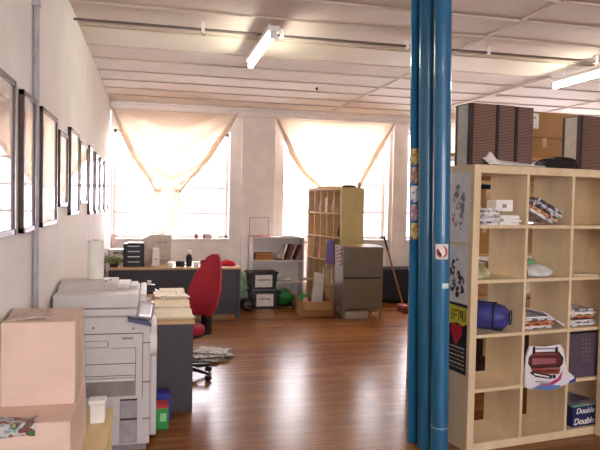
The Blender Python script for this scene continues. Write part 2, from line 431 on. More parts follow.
for (y0, y1, z0, z1, a, lab) in FR:
    t = thing('framed_print', lab, 'framed print', (WX, (y0 + y1) / 2, z0), 0, 'framed prints in a row on the left wall')
    h = (y1 - y0) / 2; H = z1 - z0; w = .028; d = .026
    MB().box(0, -h, 0, d, -h + w, H).box(0, h - w, 0, d, h, H).box(0, -h, 0, d, h, w).box(0, -h, H - w, d, h, H).build('frame', FRAME, t, bevel=.002)
    MB().box(.004, -h + w - .002, w - .002, .016, h - w + .002, H - w + .002).build('mat_board', MATB, t)
    k = .07
    MB().box(.014, -h + w + k, w + k, .0185, h - w - k, H - w - k).build('print', ART[a], t)

# ------------------------------------------------------------------ blue column and pipe
def leaning(p0, p1, r, mb, seg=40): return mb.cyl(p0, p1, r, seg=seg)
def cxs(z): return -.06 * z / CZ
c = thing('blue_column', 'broad blue steel post standing behind the two blue pipes', 'column', (1.885, 4.1, 0))
MB().box(-.112, -.05, 0, .1, -.036, CZ - .002).box(-.012, -.036, 0, .012, .04, CZ - .002).box(-.04, .04, 0, .1, .052, CZ - .002).build('post', BLUE, c, bevel=.001)
me = c.children[0].data
for v in me.vertices: v.co.x += cxs(v.co.z)
p = thing('blue_pipe', 'glossy blue pipe between the blue post and the thicker front pipe', 'pipe', (1.872, 3.97, 0))
MB().cyl((0, 0, 0), (-.075, 0, CZ - .002), .06, seg=40).build('shaft', BLUE, p, smooth='auto')
MB().cyl((0, 0, 0), (0, 0, .03), .064, seg=40).build('collar', BLUE, p, smooth='auto', bevel=.003)
p = thing('blue_pipe', 'front glossy blue pipe carrying a square white sticker', 'pipe', (1.892, 3.80, 0))
MB().cyl((0, 0, 0), (-.072, 0, CZ - .002), .057, seg=36).build('shaft', BLUE, p, smooth='auto')
MB().cyl((0, 0, .0), (0, 0, .09), .061, seg=36).build('collar', BLUE, p, smooth='auto', bevel=.004)
MB().cyl((-.006, 0, .2), (-.006, 0, .208), .0582, seg=36).build('joint_ring', mat('pale_blue_ring', (130, 170, 180), .4), p, smooth='auto')
# postcards taped on the left flank of the column
PC = [((206, 176, 90), (120, 90, 70), 'top postcard, yellow and brown, taped to the blue column'),
      ((184, 130, 100), (110, 100, 120), 'orange brown postcard, second from top on the blue column'),
      ((230, 226, 226), (90, 110, 140), 'white and blue postcard in the middle of the taped strip'),
      ((180, 130, 140), (120, 130, 160), 'pink and blue postcard, fourth from top on the column'),
      ((206, 176, 90), (130, 90, 80), 'lowest golden postcard taped to the blue column')]
def column_x(z): return 1.876 - .062 * z / CZ
for i, (ca, cb, lab) in enumerate(PC):
    zc = 2.0 - i * .128; x0 = 1.885 - .112 + cxs(zc) + .004
    m = blotch('postcard_print_%d' % i, [(0, cb), (.45, ca), (.56, (220, 210, 200)), (.62, cb)], 22., .35)
    o = MB().box(0, -.0015, -.056, .062, 0, .056).build('postcard', m, loc=(x0, 4.0495, zc)); tag(o, lab, 'postcard', 'postcards taped in a strip on the blue column')
def pipe_patch(name, ang, wid, z0, z1, m, lab, cat):
    def fp(u, v):
        z = z0 + (z1 - z0) * v; a = ang + (u - .5) * wid
        return (1.892 - .072 * z / CZ + .0585 * math.cos(a), 3.8 + .0585 * math.sin(a), z)
    o = MB().grid(fp, 10, 1).build(name, m, smooth=True, solid=.001); tag(o, lab, cat); return o
s1 = pipe_patch('sticker', -PI * .5 - .35, 1.55, 1.32, 1.42, PAPER, 'square white sticker with a red and black swirl on the blue pipe', 'sticker')
def swirl(u, v):
    z = 1.37 + .036 * math.cos(v * 5.2) ; a = -PI * .5 - .35 + .5 * math.sin(v * 5.2); r = .0595
    a += (u - .5) * .25
    return (1.892 - .072 * z / CZ + r * math.cos(a), 3.8 + r * math.sin(a), z)
o = MB().grid(swirl, 3, 24).build('swirl_mark', mat('crimson_ink', (190, 30, 70), .5), s1, solid=.001)
def tri(u, v):
    z = 1.335 + .05 * v * (1 - u * .6); a = -PI * .5 - .75 + .35 * u; r = .0595
    return (1.892 - .072 * z / CZ + r * math.cos(a), 3.8 + r * math.sin(a), z)
MB().grid(tri, 4, 4).build('black_mark', BLACK, s1, solid=.001)
s2 = pipe_patch('sticker', -PI * .5 + .15, .95, 1.13, 1.165, mat('pale_sticker', (200, 224, 214), .4), 'small torn pale sticker lower on the blue pipe', 'sticker')

# ------------------------------------------------------------------ copier
cp = thing('photocopier', 'large light grey photocopier against the left wall', 'photocopier', (WX + .02, 4.25, 0))
W = .61
MB().box(0, .01, .04, W, .6, .9).box(W, .16, .04, W + .045, .6, .8).build('body', COPW, cp, bevel=.012)
MB().box(.03, .03, 0, W - .02, .58, .045).build('base', COPD, cp)
MB().box(-.0, -.005, .904, W - .075, .6, .953).box(0, .0, .957, W - .075, .6, 1.045).box(W - .072, .0, .904, W - .03, .6, 1.048).build('scanner', COPW, cp, bevel=.008)
f = MB(); f.prism([(.2, 1.045), (.6, 1.045), (.6, 1.088), (.5, 1.09), (.3, 1.075)], 'x', .0, .38); f.box(.38, .3, 1.045, .47, .6, 1.07).box(.47, .34, 1.045, .52, .6, 1.058)
f.build('document_feeder', COPW, cp, bevel=.008)
MB().cyl((.3, .4, 1.075), (.3, .4, 1.088), .01, seg=10).cyl((.33, .44, 1.078), (.33, .44, 1.091), .007, seg=10).build('feeder_button', COPL, cp)
fp = MB(); fp.box(.2, .0, .36, .565, .012, .79).build('side_panel', COPW, cp, bevel=.004)
sm = MB()
for (x0, z0, x1, z1) in [(.02, .786, .56, .79), (.56, .36, .564, .79), (.2, .742, .34, .745), (.2, .70, .34, .703), (.34, .7, .344, .742), (.36, .692, .52, .695), (.516, .48, .52, .695), (.2, .588, .52, .593), (.2, .51, .52, .514), (.2, .495, .52, .498), (.565, .722, .61, .725), (.565, .46, .61, .463), (.565, .215, .61, .218)]:
    sm.box(x0, -.002, z0, x1, .02, z1)
sm.build('panel_seam', COPL, cp)
MB().box(.43, -.003, .75, .5, .02, .766).build('badge', COPD, cp)
MB().box(.2, -.0025, .375, .52, .02, .475).build('dark_panel', COPD, cp)  # flat panel in a darker grey than the casing
MB().box(.2, -.012, .478, .505, .02, .49).build('ledge', TRIM, cp, bevel=.002)
for z0, z1 in ((.225, .345), (.06, .215)):
    d = MB().box(.42, -.003, z0, .53, .02, z1).build('drawer', mat('copier_drawer', (166, 158, 160), .5), cp, bevel=.004)
    MB().box(.42, -.006, z1, .53, .02, z1 + .006).build('drawer_gap', BLACK, d)
for x, z in ((.25, .85), (.5, .84)): MB().cyl((x, -.004, z - .02), (x, .02, z - .02), .006, seg=10).build('screw', COPL, cp)
# control panel, tilted outwards
Mx = Matrix.Translation((.572, .0, .885)) @ Matrix.Rotation(math.radians(-12), 4, 'X') @ Matrix.Rotation(math.radians(8), 4, 'Y')
MB().box(-.058, -.03, -.005, .05, .25, .115, 0, Mx).build('control_panel', SILVER, cp, bevel=.02, seg=4)
MB().box(-.038, -.034, .025, .03, -.028, .095, 0, Mx).build('display', mat('pale_display', (214, 208, 210), .15), cp, bevel=.004)
MB().prism([(-.11, .898), (.02, .872), (.04, .856), (.04, .838), (.02, .842), (-.11, .872)], 'y', -.035, .22).build('panel_bracket', mat('slate_blue_plastic', (72, 78, 108), .4), cp, bevel=.003).location = (.575, 0, 0)
MB().cyl((.6, .1, .69), (.655, .1, .69), .085, .07, seg=32).build('side_knob', TRIM, cp, bevel=.012, smooth='auto', seg=3)

pr = thing('paper_towel_roll', 'white paper roll standing upright on the photocopier lid', 'paper roll', (-.378, 4.76, 1.091))
MB().lathe([(.054, 0), (.056, .004), (.056, .272), (.054, .276), (.02, .276), (.02, .26)], seg=32).build('roll', PAPER, pr, smooth='auto')
MB().lathe([(.021, .262), (.021, .279), (.016, .279), (.016, .262)], seg=20).build('core', CARDD, pr, smooth='auto')

# ------------------------------------------------------------------ low table with cardboard boxes, left foreground
t = thing('low_table', 'low light wood table under the cardboard boxes', 'table', (-.185, 2.3, 0))
MB().box(-.42, 0, .472, 0, 1.34, .5).build('table_top', TABLEW, t, bevel=.004)
MB().box(-.42, .02, .40, -.012, .05, .472).box(-.42, 1.28, .40, -.012, 1.31, .472).box(-.035, .05, .40, -.012, 1.28, .472).build('apron', TABLEW, t)
for x in (-.415, -.05):
    for y in (.01, 1.29): MB().box(x, y, 0, x + .04, y + .04, .472).build('leg', TABLEW, t, bevel=.003)
def carton(name, lab, loc, sx, sy, sz, m, rotz=0., group=None, tape='y', flaps=True):
    t = thing(name, lab, 'box', loc, rotz, group)
    MB().box(0, 0, 0, sx, sy, sz - .004).build('carton', m, t, bevel=.004)
    if tape == 'y': MB().box(sx / 2 - .03, -.0015, sz * .6, sx / 2 + .03, sy + .0015, sz - .001).build('tape', TAPE, t)
    if flaps:
        MB().box(.002, .002, sz - .004, sx - .002, sy / 2 - .002, sz).box(.002, sy / 2 + .002, sz - .004, sx - .002, sy - .002, sz).build('flap', m, t, bevel=.001)
    return t
CARDP = mat('pink_kraft_cardboard', (222, 194, 178), .85, vary=.03, scale=5., bump=.08)
t = carton('cardboard_box', 'large plain cardboard box on top, at the left photo edge', (-.606, 2.84, .785), .298, .36, .358, CARDP, tape=None)
MB().box(.2992, .1, .02, .2998, .25, .33).build('tape', TAPE, t)
t = carton('cardboard_box', 'lower cardboard box with a folded down lid on the low table', (-.606, 2.62, .5), .306, .62, .285, CARDP, tape=None)
MB().prism([(-.004, .284), (-.012, .2), (-.008, .2), (.002, .284)], 'x', 0, .296).build('front_flap', CARDP, t)
def sheet(name, lab, cat, m, sx, sy, loc, rotz=0., group=None, wav=.004, th=.0015, droop=0., lift=0., seed=0):
    rnd = random.Random(seed); a, b_ = rnd.uniform(0, 6), rnd.uniform(0, 6)
    def fn(u, v):
        z = wav * (1 + math.sin(5 * u + a) * math.cos(4 * v + b_)) + lift * u
        y = (v - .5) * sy
        if droop and v < .4:
            k = (.4 - v); z -= droop * k * k * 9
        return ((u - .5) * sx, y, z)
    o = MB().grid(fn, 14, 14).build(name, m, smooth=True, solid=th, loc=loc, rotz=rotz); tag(o, lab, cat, group); return o
def leaf(u, v):
    t_ = v * .13; y = .075 - t_ if t_ < .08 else -.005 - .004 * math.sin((t_ - .08) * 30); z = .003 if t_ < .08 else .003 - (t_ - .08)
    return (u * .17, y, z + .003 * math.sin(u * 7 + v * 3))
o = MB().grid(leaf, 14, 26).build('leaflet', FLYER, loc=(-.6, 2.615, .787), solid=.0015, smooth=True); tag(o, 'glossy colourful leaflet hanging over the edge of the lower cardboard box', 'leaflet')
o = sheet('newspaper', 'folded newspaper lying on the large top cardboard box', 'newspaper', mat('pinkish_newsprint', (196, 172, 164), .8, vary=.15, scale=60.), .17, .26, (-.52, 3.02, 1.1455), .12, wav=.004, th=.006, seed=3)
t = thing('white_tub', 'small white plastic tub with a lid on the low wood table', 'tub', (-.257, 3.42, .5))
MB().prism([(-.038, -.035), (.038, -.035), (.038, .035), (-.038, .035)], 'z', 0, .1).build('tub', PAPER, t, bevel=.01, seg=3)
MB().box(-.044, -.041, .1, .044, .041, .125).build('lid', TRIM, t, bevel=.006, seg=3)

# cartons on the floor beside the copier
t = thing('detergent_box', 'green carton with a red top edge on the floor by the grey desk', 'box', (.085, 4.62, 0))
MB().box(-.03, 0, 0, .06, .14, .155).build('carton', GREENP, t, bevel=.003); MB().box(-.031, -.001, .155, .061, .141, .175).build('red_band', mat('red_card', (190, 50, 60), .5), t, bevel=.002)
MB().box(-.0, -.002, .06, .045, 0, .12).build('printed_patch', mat('pale_green_print', (150, 210, 150), .5), t)
t = MB().box(-.03, 0, 0, .07, .12, .21).build('folder_box', mat('ultramarine_card', (44, 52, 150), .5), loc=(.095, 4.79, 0), bevel=.003); tag(t, 'blue carton behind the green one on the floor', 'box')

# ------------------------------------------------------------------ desks
def desk(lab, x0, x1, y0, y1, knee, h=.725):
    t = thing('office_desk', lab, 'desk', ((x0 + x1) / 2, (y0 + y1) / 2, 0)); X = (x1 - x0) / 2; Y = (y1 - y0) / 2
    MB().box(-X, -Y, h - .028, X, Y, h).build('desk_top', DESKTOP, t, bevel=.004)
    if knee == 'x':
        MB().box(-X + .01, -Y + .01, 0, X - .01, -Y + .035, h - .028).build('end_panel', CHAR, t, bevel=.003)
        MB().box(-X + .01, Y - .035, 0, X - .01, Y - .01, h - .028).build('end_panel', CHAR, t, bevel=.003)
        MB().box(-X + .06, -Y + .035, .25, -X + .08, Y - .035, h - .028).build('modesty_panel', CHAR, t)
    else:
        MB().box(X - .05, -Y + .01, 0, X - .01, Y - .01, h - .028).build('end_panel', CHAR, t, bevel=.003)
        MB().box(-X + .01, -Y + .01, 0, -X + .05, Y - .01, h - .028).build('end_panel', CHAR, t, bevel=.003)
        MB().box(-X + .05, -Y + .03, .2, X - .05, -Y + .05, h - .028).build('modesty_panel', CHAR, t)
        MB().box(-X + .05, -Y + .08, .05, X - .05, -Y + .1, .2).build('lower_panel', CHAR, t)
    return t
desk('near grey desk with paper stacks, beside the photocopier', -.5, .35, 4.97, 6.7, 'x')
desk('far grey desk below the left window', -.55, 1.265, 8.82, 9.72, 'y')
HD = .725
def stack(name, lab, n, sx, sy, mats, loc, rz, th=.006, group=None, spread=.012, cat='papers'):
    t = thing(name, lab, cat, loc, rz, group); rnd = random.Random(lab)
    z = 0
    for k in range(n):
        a = rnd.uniform(-.12, .12); dx = rnd.uniform(-spread, spread); dy = rnd.uniform(-spread, spread)
        M = Matrix.Translation((dx, dy, 0)) @ Matrix.Rotation(a, 4, 'Z'); h = th * rnd.uniform(.6, 1.5)
        MB().box(-sx / 2, -sy / 2, z + .0002, sx / 2, sy / 2, z + h, 0, M).build('sheet', mats[k % len(mats)], t, bevel=.001, seg=1); z += h
    return t
PRINTED = blotch('printed_sheet', [(0, (150, 134, 110)), (.36, (196, 180, 150)), (.42, (232, 218, 190))], 24., .6, (1, 1, 1))
stack('paper_stack', 'pile of cream papers at the front edge of the near desk', 5, .28, .42, [CREAMP, PRINTED], (.195, 5.24, HD), .03, .005)
stack('paper_stack', 'middle pile of printed sheets on the near desk', 4, .3, .4, [PRINTED, CREAMP], (.19, 5.68, HD), -.04, .006)
stack('paper_stack', 'thick pile of envelopes standing highest on the near desk', 6, .28, .3, [CREAMP, PAPER, PRINTED], (.2, 6.06, HD), .1, .01, spread=.02)
stack('paper_stack', 'pile of white papers at the far end of the near desk', 6, .24, .21, [PAPER, CREAMP], (.215, 6.47, HD), -.05, .006)
t = thing('tape_dispenser', 'black tape dispenser at the far left of the paper piles', 'tape dispenser', (-.0, 6.5, HD))
MB().box(-.07, -.09, 0, .07, .09, .03).prism([(-.08, .025), (.08, .025), (.04, .085), (-.04, .085)], 'x', -.055, .055).build('base', BLACK, t, bevel=.005)
MB().cyl((-.02, 0, .085), (.02, 0, .085), .04, seg=20).build('tape_roll', SILVER, t, smooth='auto')
t = thing('pen_tray', 'clutter tray of pens beside the copier control panel', 'tray', (-.04, 5.6, HD))
MB().box(-.06, -.12, 0, .06, .12, .008).box(-.06, -.12, 0, -.054, .12, .05).box(.054, -.12, 0, .06, .12, .05).box(-.06, -.12, 0, .06, -.114, .05).box(-.06, .114, 0, .06, .12, .05).build('tray', mat('smoky_plastic', (120, 96, 96), .4), t, bevel=.002)
for k, m in enumerate([RED, BLACK, PAPER, BLUEF]): MB().cyl((-.04 + k * .022, -.1, .014), (-.035 + k * .022, .09, .016 + .006 * k), .005, seg=8).build('pen', m, t)

# far desk things
t = thing('letter_drawers', 'black stack of letter drawers on the far desk', 'letter trays', (-.215, 9.0, HD))
MB().box(-.14, 0, 0, .14, .012, .315).box(-.14, 0, 0, -.128, .3, .315).box(.128, 0, 0, .14, .3, .315).box(-.14, .29, 0, .14, .3, .315).box(-.14, 0, .3, .14, .3, .315).box(-.14, 0, 0, .14, .3, .01).build('case', BLACK, t, bevel=.003)
for k in range(4):
    d = MB().box(-.122, -.012, .018 + k * .073, .122, .0, .078 + k * .073).build('drawer', BLACK, t, bevel=.003)
    MB().box(-.08, -.016, .06 + k * .073, .08, -.011, .072 + k * .073).build('label_strip', PAPER if k in (1,) else SILVER, d)
sheet('paper_sheet', 'loose white sheet lying on top of the black letter drawers', 'paper', PAPER, .22, .25, (-.2, 9.15, HD + .317), .1, wav=.01, seed=5)
t = thing('printer', 'bulky beige computer monitor on the far desk seen from behind', 'monitor', (.09, 9.34, HD))
MB().prism([(-.21, .05), (.22, .05), (.22, .42), (-.07, .43), (-.21, .36)], 'y', 0, .3).build('casing', BEIGE, t, bevel=.02, seg=3)
MB().box(-.17, .04, 0, .18, .26, .05).build('foot', BEIGE, t, bevel=.008)
MB().box(-.0, -.004, .3, .16, .002, .33).build('vent', mat('beige_shadow_plastic', (176, 166, 154), .5), t)
t.name = 'computer_monitor'
t = thing('modem', 'upright white modem in front of the beige monitor', 'modem', (.085, 9.05, HD))
MB().prism([(-.058, .012), (.058, .012), (.045, .255), (-.045, .255)], 'y', -.035, .035).build('casing', PAPER, t, bevel=.012, seg=3)
MB().box(-.065, -.045, 0, .065, .045, .014).build('stand', BEIGE, t, bevel=.003)
MB().cyl((0, -.04, .1), (0, -.034, .1), .014, seg=14).build('logo_button', COPD, t)
def cup(lab, loc, r, h, m, cat='cup', pens=0, name='cup'):
    t = thing(name, lab, cat, loc)
    MB().lathe([(r * .85, 0), (r, h * .1), (r, h), (r * .88, h), (r * .8, h * .12)], seg=20).build('cup_wall', m, t, smooth='auto')
    for k in range(pens): MB().cyl((r * .3 * math.cos(k * 2), r * .3 * math.sin(k * 2), h * .15), (r * .7 * math.cos(k * 2), r * .7 * math.sin(k * 2), h + .07), .005, seg=8).build('pen', [PAPER, RED, SILVER, BLACK][k % 4], t)
    return t
def mug(lab, loc, r, h, m):
    t = cup(lab, loc, r, h, m, 'mug', name='mug')
    MB().tube([(r * .95, 0, h * .8), (r * 1.5, 0, h * .75), (r * 1.6, 0, h * .45), (r * .95, 0, h * .25)], .006).build('handle', m, t, smooth=True)
    return t
mug('wide black bowl shaped mug left of the tall black bottle', (.42, 9.02, HD), .065, .075, BLACK)
t = thing('thermos', 'tall black flask with a white cap on the far desk', 'flask', (.545, 9.05, HD))
MB().lathe([(.04, 0), (.042, .01), (.042, .13), (.03, .15), (.03, .17)], seg=20).build('flask', BLACK, t, smooth='auto')
MB().lathe([(.032, .17), (.034, .175), (.03, .215), (.02, .222)], seg=20).build('cap', PAPER, t, smooth='auto')
mug('black mug between the flask and the red chair back', (.75, 9.05, HD), .048, .085, BLACK)
t = thing('telephone', 'low black desk telephone right of the black mug, by the chair', 'telephone', (.875, 9.12, HD))
MB().prism([(-.1, 0), (.1, 0), (.1, .06), (-.1, .02)], 'x', -.08, .08).build('base', BLACK, t, bevel=.006)
MB().tube([(-.055, -.09, .05), (-.055, -.05, .075), (-.055, .05, .085), (-.055, .09, .08)], .018).build('handset', BLACK, t, smooth=True)
mug('small white mug beside the tall black flask', (.64, 8.98, HD), .035, .06, PAPER)
cup('small white dish of clips between modem and black mug', (.27, 9.0, HD), .045, .04, PAPER, 'dish', name='clip_dish')
o = MB().blob((0, 0, 0), (.12, .09, .06), 11, .22, 3, flat=-.35).build('red_cloth', mat('red_cloth', (206, 30, 50), .8), smooth=True, loc=(1.1, 9.1, HD + .026)); tag(o, 'crumpled red cloth on the right end of the far desk', 'cloth')
stack('paper_stack', 'untidy pile of papers at the left end of the far desk', 9, .26, .3, [PAPER, PRINTED, MAG[1], PAPER], (-.46, 9.52, HD), .1, .02, spread=.02)
rnd = random.Random(4)
t = thing('leafy_plant', 'low olive green leafy plant on the left corner of the far desk', 'plant', (-.475, 8.96, HD))
MB().lathe([(.05, 0), (.065, .05), (.068, .06), (.055, .06)], seg=18).build('pot', mat('dark_pot', (70, 60, 44), .6), t, smooth='auto')
b = MB()
for k in range(170):
    a = rnd.uniform(0, 2 * PI); r = rnd.uniform(.0, .11); z = .05 + rnd.uniform(0, .09) * (1 - r * 4)
    M = Matrix.Translation((r * math.cos(a) * 1.0, r * math.sin(a) * .9, max(z, .012))) @ Matrix.Rotation(a, 4, 'Z') @ Matrix.Rotation(rnd.uniform(-.6, .4), 4, 'Y')
    q = [b.bm.verts.new(M @ Vector(c_)) for c_ in ((0, 0, 0), (.02, .011, .006), (.045, 0, 0), (.02, -.011, .006))]
    b.bm.faces.new(q)
b.build('foliage', LEAF, t, solid=.001)
t = MB().cyl((0, 0, 0), (.02, .1, 1.12), .03, seg=18).build('rolled_poster', mat('pink_paper', (226, 190, 186), .7), loc=(-.56, 9.85, 0), smooth='auto'); tag(t, 'pinkish paper roll leaning in the corner beside the left window', 'paper roll')

# window sill things
SZ = 1.035
t = MB().lathe([(.025, 0), (.035, .02), (.03, .06), (.02, .08)], seg=16).build('sill_pot', mat('dusty_red_glaze', (160, 80, 80), .4), loc=(.74, 10.45, SZ), smooth='auto'); tag(t, 'tiny dusty red pot on the left window sill', 'pot')
t = thing('sill_box', 'small pinkish grey box on the left window sill', 'box', (.92, 10.46, SZ)); MB().box(-.07, -.03, 0, .07, .03, .075).build('carton', mat('pinkish_card', (190, 160, 160), .6), t, bevel=.004); MB().box(-.071, -.031, .0, -.04, .031, .076).build('red_end', mat('dusty_red_card', (150, 60, 70), .5), t)
t = thing('orchid', 'thin white flowering plant at the right end of the left sill', 'plant', (1.14, 10.47, SZ))
MB().lathe([(.025, 0), (.035, .05), (.028, .05)], seg=14).build('pot', PAPER, t, smooth='auto'); MB().tube([(0, 0, .04), (.01, 0, .16), (-.02, 0, .28), (-.04, 0, .33)], .003).build('stem', LEAF, t)
fl = MB()
for k in range(5): fl.blob((-.02 + .02 * math.sin(k * 2.1), .01 * math.cos(k), .16 + k * .045), (.018, .012, .016), k, .2, 2)
fl.build('flower', mat('grey_white_petal', (206, 206, 206), .6), t, smooth=True)

# ------------------------------------------------------------------ red office chair
ca = math.radians(218)
ch = thing('office_chair', 'red upholstered swivel chair tucked beside the near desk', 'office chair', (.335, 5.98, 0), ca)
# local +x is where the chair faces, backrest at -x
WT = [(0, .13), (.07, .19), (.2, .222), (.4, .222), (.6, .19), (.8, .14), (.93, .09), (1., .035)]
def backf(u, v):
    for (a0, w0), (a1, w1) in zip(WT, WT[1:]):
        if a0 <= v <= a1:
            k = (v - a0) / (a1 - a0); k = k * k * (3 - 2 * k) if v > .07 else k; w = w0 + (w1 - w0) * k
    z = .56 + .58 * v; a = (u - .5) * 2
    return (-.21 - .17 * v - .03 * v * v + .05 * a * a, a * w, z)
def backthick(off):
    def f(u, v):
        x, y, z = backf(u, v); e = max(0, 1 - (2 * u - 1) ** 4) * max(0, 1 - (2 * v - 1) ** 6)
        return (x + off * (.35 + .65 * e), y, z)
    return f
b = MB(); b.grid(backthick(.03), 24, 30); b.grid(backthick(-.03), 24, 30)
bd = {}
bmesh.ops.recalc_face_normals(b.bm, faces=b.bm.faces)
edges = [e for e in b.bm.edges if len(e.link_faces) == 1]
bmesh.ops.bridge_loops(b.bm, edges=edges)
b.build('backrest', RED, ch, smooth=True)
def rsq(hw, hd, z, n=28, e=3.2):
    return [(math.copysign(abs(math.cos(2 * PI * k / n)) ** (2 / e), math.cos(2 * PI * k / n)) * hd, math.copysign(abs(math.sin(2 * PI * k / n)) ** (2 / e), math.sin(2 * PI * k / n)) * hw) for k in range(n)]
MB().prism([(x + .07, y) for x, y in rsq(.21, .2, 0)], 'z', .42, .5).build('seat', RED, ch, bevel=.025, seg=4, smooth='auto')
MB().prism([(x + .05, y) for x, y in rsq(.19, .17, 0)], 'z', .395, .42).build('seat_shell', BLACK, ch)
MB().box(-.25, -.045, .365, 0, .045, .395).prism([(-.3, .365), (-.23, .365), (-.235, .6), (-.29, .72), (-.32, .72), (-.3, .55)], 'y', -.045, .045).build('back_bracket', BLACK, ch, bevel=.008)
MB().cyl((0, 0, .1), (0, 0, .25), .03, seg=18).cyl((0, 0, .25), (0, 0, .395), .018, seg=18).build('gas_lift', BLACK, ch, smooth='auto')
for k in range(5):
    a = 2 * PI * k / 5 + .5
    l = MB().prism([(.0, .075), (.28, .06), (.28, .082), (0, .12)], 'y', -.02, .02).build('base_arm', BLACK, ch, bevel=.006); l.rotation_euler.z = a
    w = MB().cyl((.27, -.022, .026), (.27, -.006, .026), .026, seg=18).cyl((.27, .006, .026), (.27, .022, .026), .026, seg=18).cyl((.27, 0, .026), (.27, 0, .066), .008, seg=8).build('caster', BLACK, l, smooth='auto')

# newspapers on the floor
rnd = random.Random(12)
for k, (x, y, rz, lab) in enumerate([(.6, 6.62, .1, 'bottom newspaper of the messy floor pile'), (.68, 6.7, .5, 'newspaper with a corner poking out right of the floor pile'), (.54, 6.54, -.2, 'newspaper at the near side of the floor pile'),
                                 (.64, 6.68, .9, 'rumpled newspaper in the middle of the floor pile'), (.6, 6.6, .3, 'cream tinted newspaper near the top of the floor pile'), (.66, 6.7, -.4, 'topmost newspaper of the messy floor pile')]):
    t = sheet('newspaper', lab, 'newspaper', [NEWS, MAG[1], NEWS, MAG[4], NEWS, NEWS][k], .36, .27, (x, y, .004 + k * .0115), rz, 'newspapers heaped on the floor behind the chair', wav=.003, th=.004, seed=k)

# ------------------------------------------------------------------ white shelf by the back wall
def rack(name, lab, cat, loc, rotz, w, d, h, shelves, m, th=.02, back=False, top=True, divs=()):
    t = thing(name, lab, cat, loc, rotz)
    for x in (0, w - th): MB().box(x, 0, 0, x + th, d, h).build('side_panel', m, t, bevel=.002)
    for z in shelves: MB().box(th, .005, z - th, w - th, d - .005, z).build('shelf', m, t, bevel=.001)
    if top: MB().box(-.01, -.01, h, w + .01, d + .01, h + th).build('top', m, t, bevel=.002)
    if back: MB().box(th, d - .006, .02, w - th, d, h).build('back_panel', m, t)
    return t
WS = rack('white_shelf_unit', 'low white shelf unit with clutter below the back wall pier', 'shelf unit', (1.6, 9.98, 0), 0, .86, .32, 1.07, [.06, .36, .71], TRIM, back=True)
sy = 9.98
t = thing('wire_frame_stand', 'empty thin square frame standing on the white shelf unit', 'frame', (1.74, 10.2, 1.09))
MB().box(-.16, -.006, 0, -.152, .006, .31).box(.152, -.006, 0, .16, .006, .31).box(-.16, -.006, 0, .16, .006, .008).box(-.16, -.006, .302, .16, .006, .31).build('frame_rim', mat('mauve_metal', (150, 120, 136), .4), t)
MB().box(-.152, -.002, .008, .152, .002, .302).build('clear_panel', GLASS, t)
o = sheet('pink_folder', 'pink folder lying at the left end on the white shelf unit', 'folder', mat('pink_card', (200, 120, 130), .6), .34, .2, (1.72, 10.08, 1.0915), .05, wav=.008, th=.01, seed=8)
o = sheet('paper_sheet', 'white sheets lying at the right end on the white shelf unit', 'paper', PAPER, .3, .22, (2.25, 10.12, 1.0915), -.1, wav=.008, th=.008, seed=9)
stack('folder_pile', 'orange and yellow pile of folders on the upper white shelf', 6, .3, .2, [mat('ochre_card', (206, 150, 70), .6), mat('brown_card', (150, 96, 60), .6)], (1.81, 10.13, .71), .05, .02, cat='folders')
for k, (dx, a, m, lab) in enumerate([(.0, .3, PAPER, 'pale folder leaning leftmost on the upper white shelf'), (.07, .34, mat('maroon_card', (120, 50, 50), .6), 'maroon book leaning in the middle on the upper white shelf'), (.14, .38, BEIGE, 'beige book leaning between maroon ones on the upper white shelf'), (.21, .42, mat('dark_red_card', (130, 40, 46), .6), 'dark red book leaning rightmost on the upper white shelf')]):
    o = MB().box(-.012, -.1, 0, .012, .1, .26).build('book', m, loc=(2.1 + dx, 10.12, .72)); o.rotation_euler.y = a; tag(o, lab, 'book', 'books leaning on the upper white shelf')
o = MB().blob((0, 0, 0), (.05, .09, .055), 5, .2, 3, flat=-.6).build('cloth_bundle', BEIGE, smooth=True, loc=(2.045, 10.12, .757)); tag(o, 'small beige bundle between folders and books on the white shelf', 'bundle')
def crate(lab, loc, rz, word):
    t = thing('plastic_crate', lab, 'crate', loc, rz, 'black plastic crates stacked before the white shelf')
    MB().prism([(-.2, 0), (.2, 0), (.225, .25), (-.225, .25)], 'y', -.15, .15).build('tub', BLACK, t, bevel=.008)
    MB().box(-.24, -.17, .235, .24, .17, .265).build('lid', BLACK, t, bevel=.006)
    lb = MB().box(-.13, -.164, .03, .14, -.151, .22).build('paper_label', PAPER, t)
    b = MB(); rn_ = random.Random(word); x = -.085
    while x < .085:
        w = rn_.uniform(.006, .018); zz = rn_.uniform(.0, .012); b.box(x, -.1655, .125 + zz, x + w, -.164, .155 + zz * .3); x += w + .008
    b.build('lettering', mat('faded_ink', (120, 90, 80), .6), lb)
    return t
crate('lower black plastic crate with a white label, on the floor', (1.75, 9.78, 0.0), .0, 'lower')
crate('upper black plastic crate with a white label, stacked on another', (1.72, 9.77, .3), .03, 'upper')
o = MB().box(-.2, -.13, 0, .2, .13, .034).build('tray_lid', mat('grey_tray', (130, 124, 118), .5), loc=(1.75, 9.78, .2652), bevel=.004); tag(o, 'grey tray sandwiched between the two black crates', 'tray')
o = MB().blob((0, 0, 0), (.12, .13, .28), 21, .2, 3, flat=-.9).build('plastic_bag', GREENB, smooth=True, loc=(1.4, 9.98, .253)); tag(o, 'pale green and white plastic bag left of the black crates', 'bag')
o = MB().blob((0, 0, 0), (.13, .1, .13), 23, .25, 3, flat=-.85).build('plastic_bag', mat('green_bag', (36, 130, 60), .35, vary=.3, bump=.4), smooth=True, loc=(2.1, 9.84, .112)); tag(o, 'bright green plastic bag on the floor right of the black crates', 'bag')
t = thing('backpack', 'small black backpack on the floor at the end of the far desk', 'bag', (1.46, 9.45, 0)); MB().blob((0, 0, .09), (.12, .1, .1), 31, .18, 3, flat=-.9).build('bag_body', BLACK, t, smooth=True)
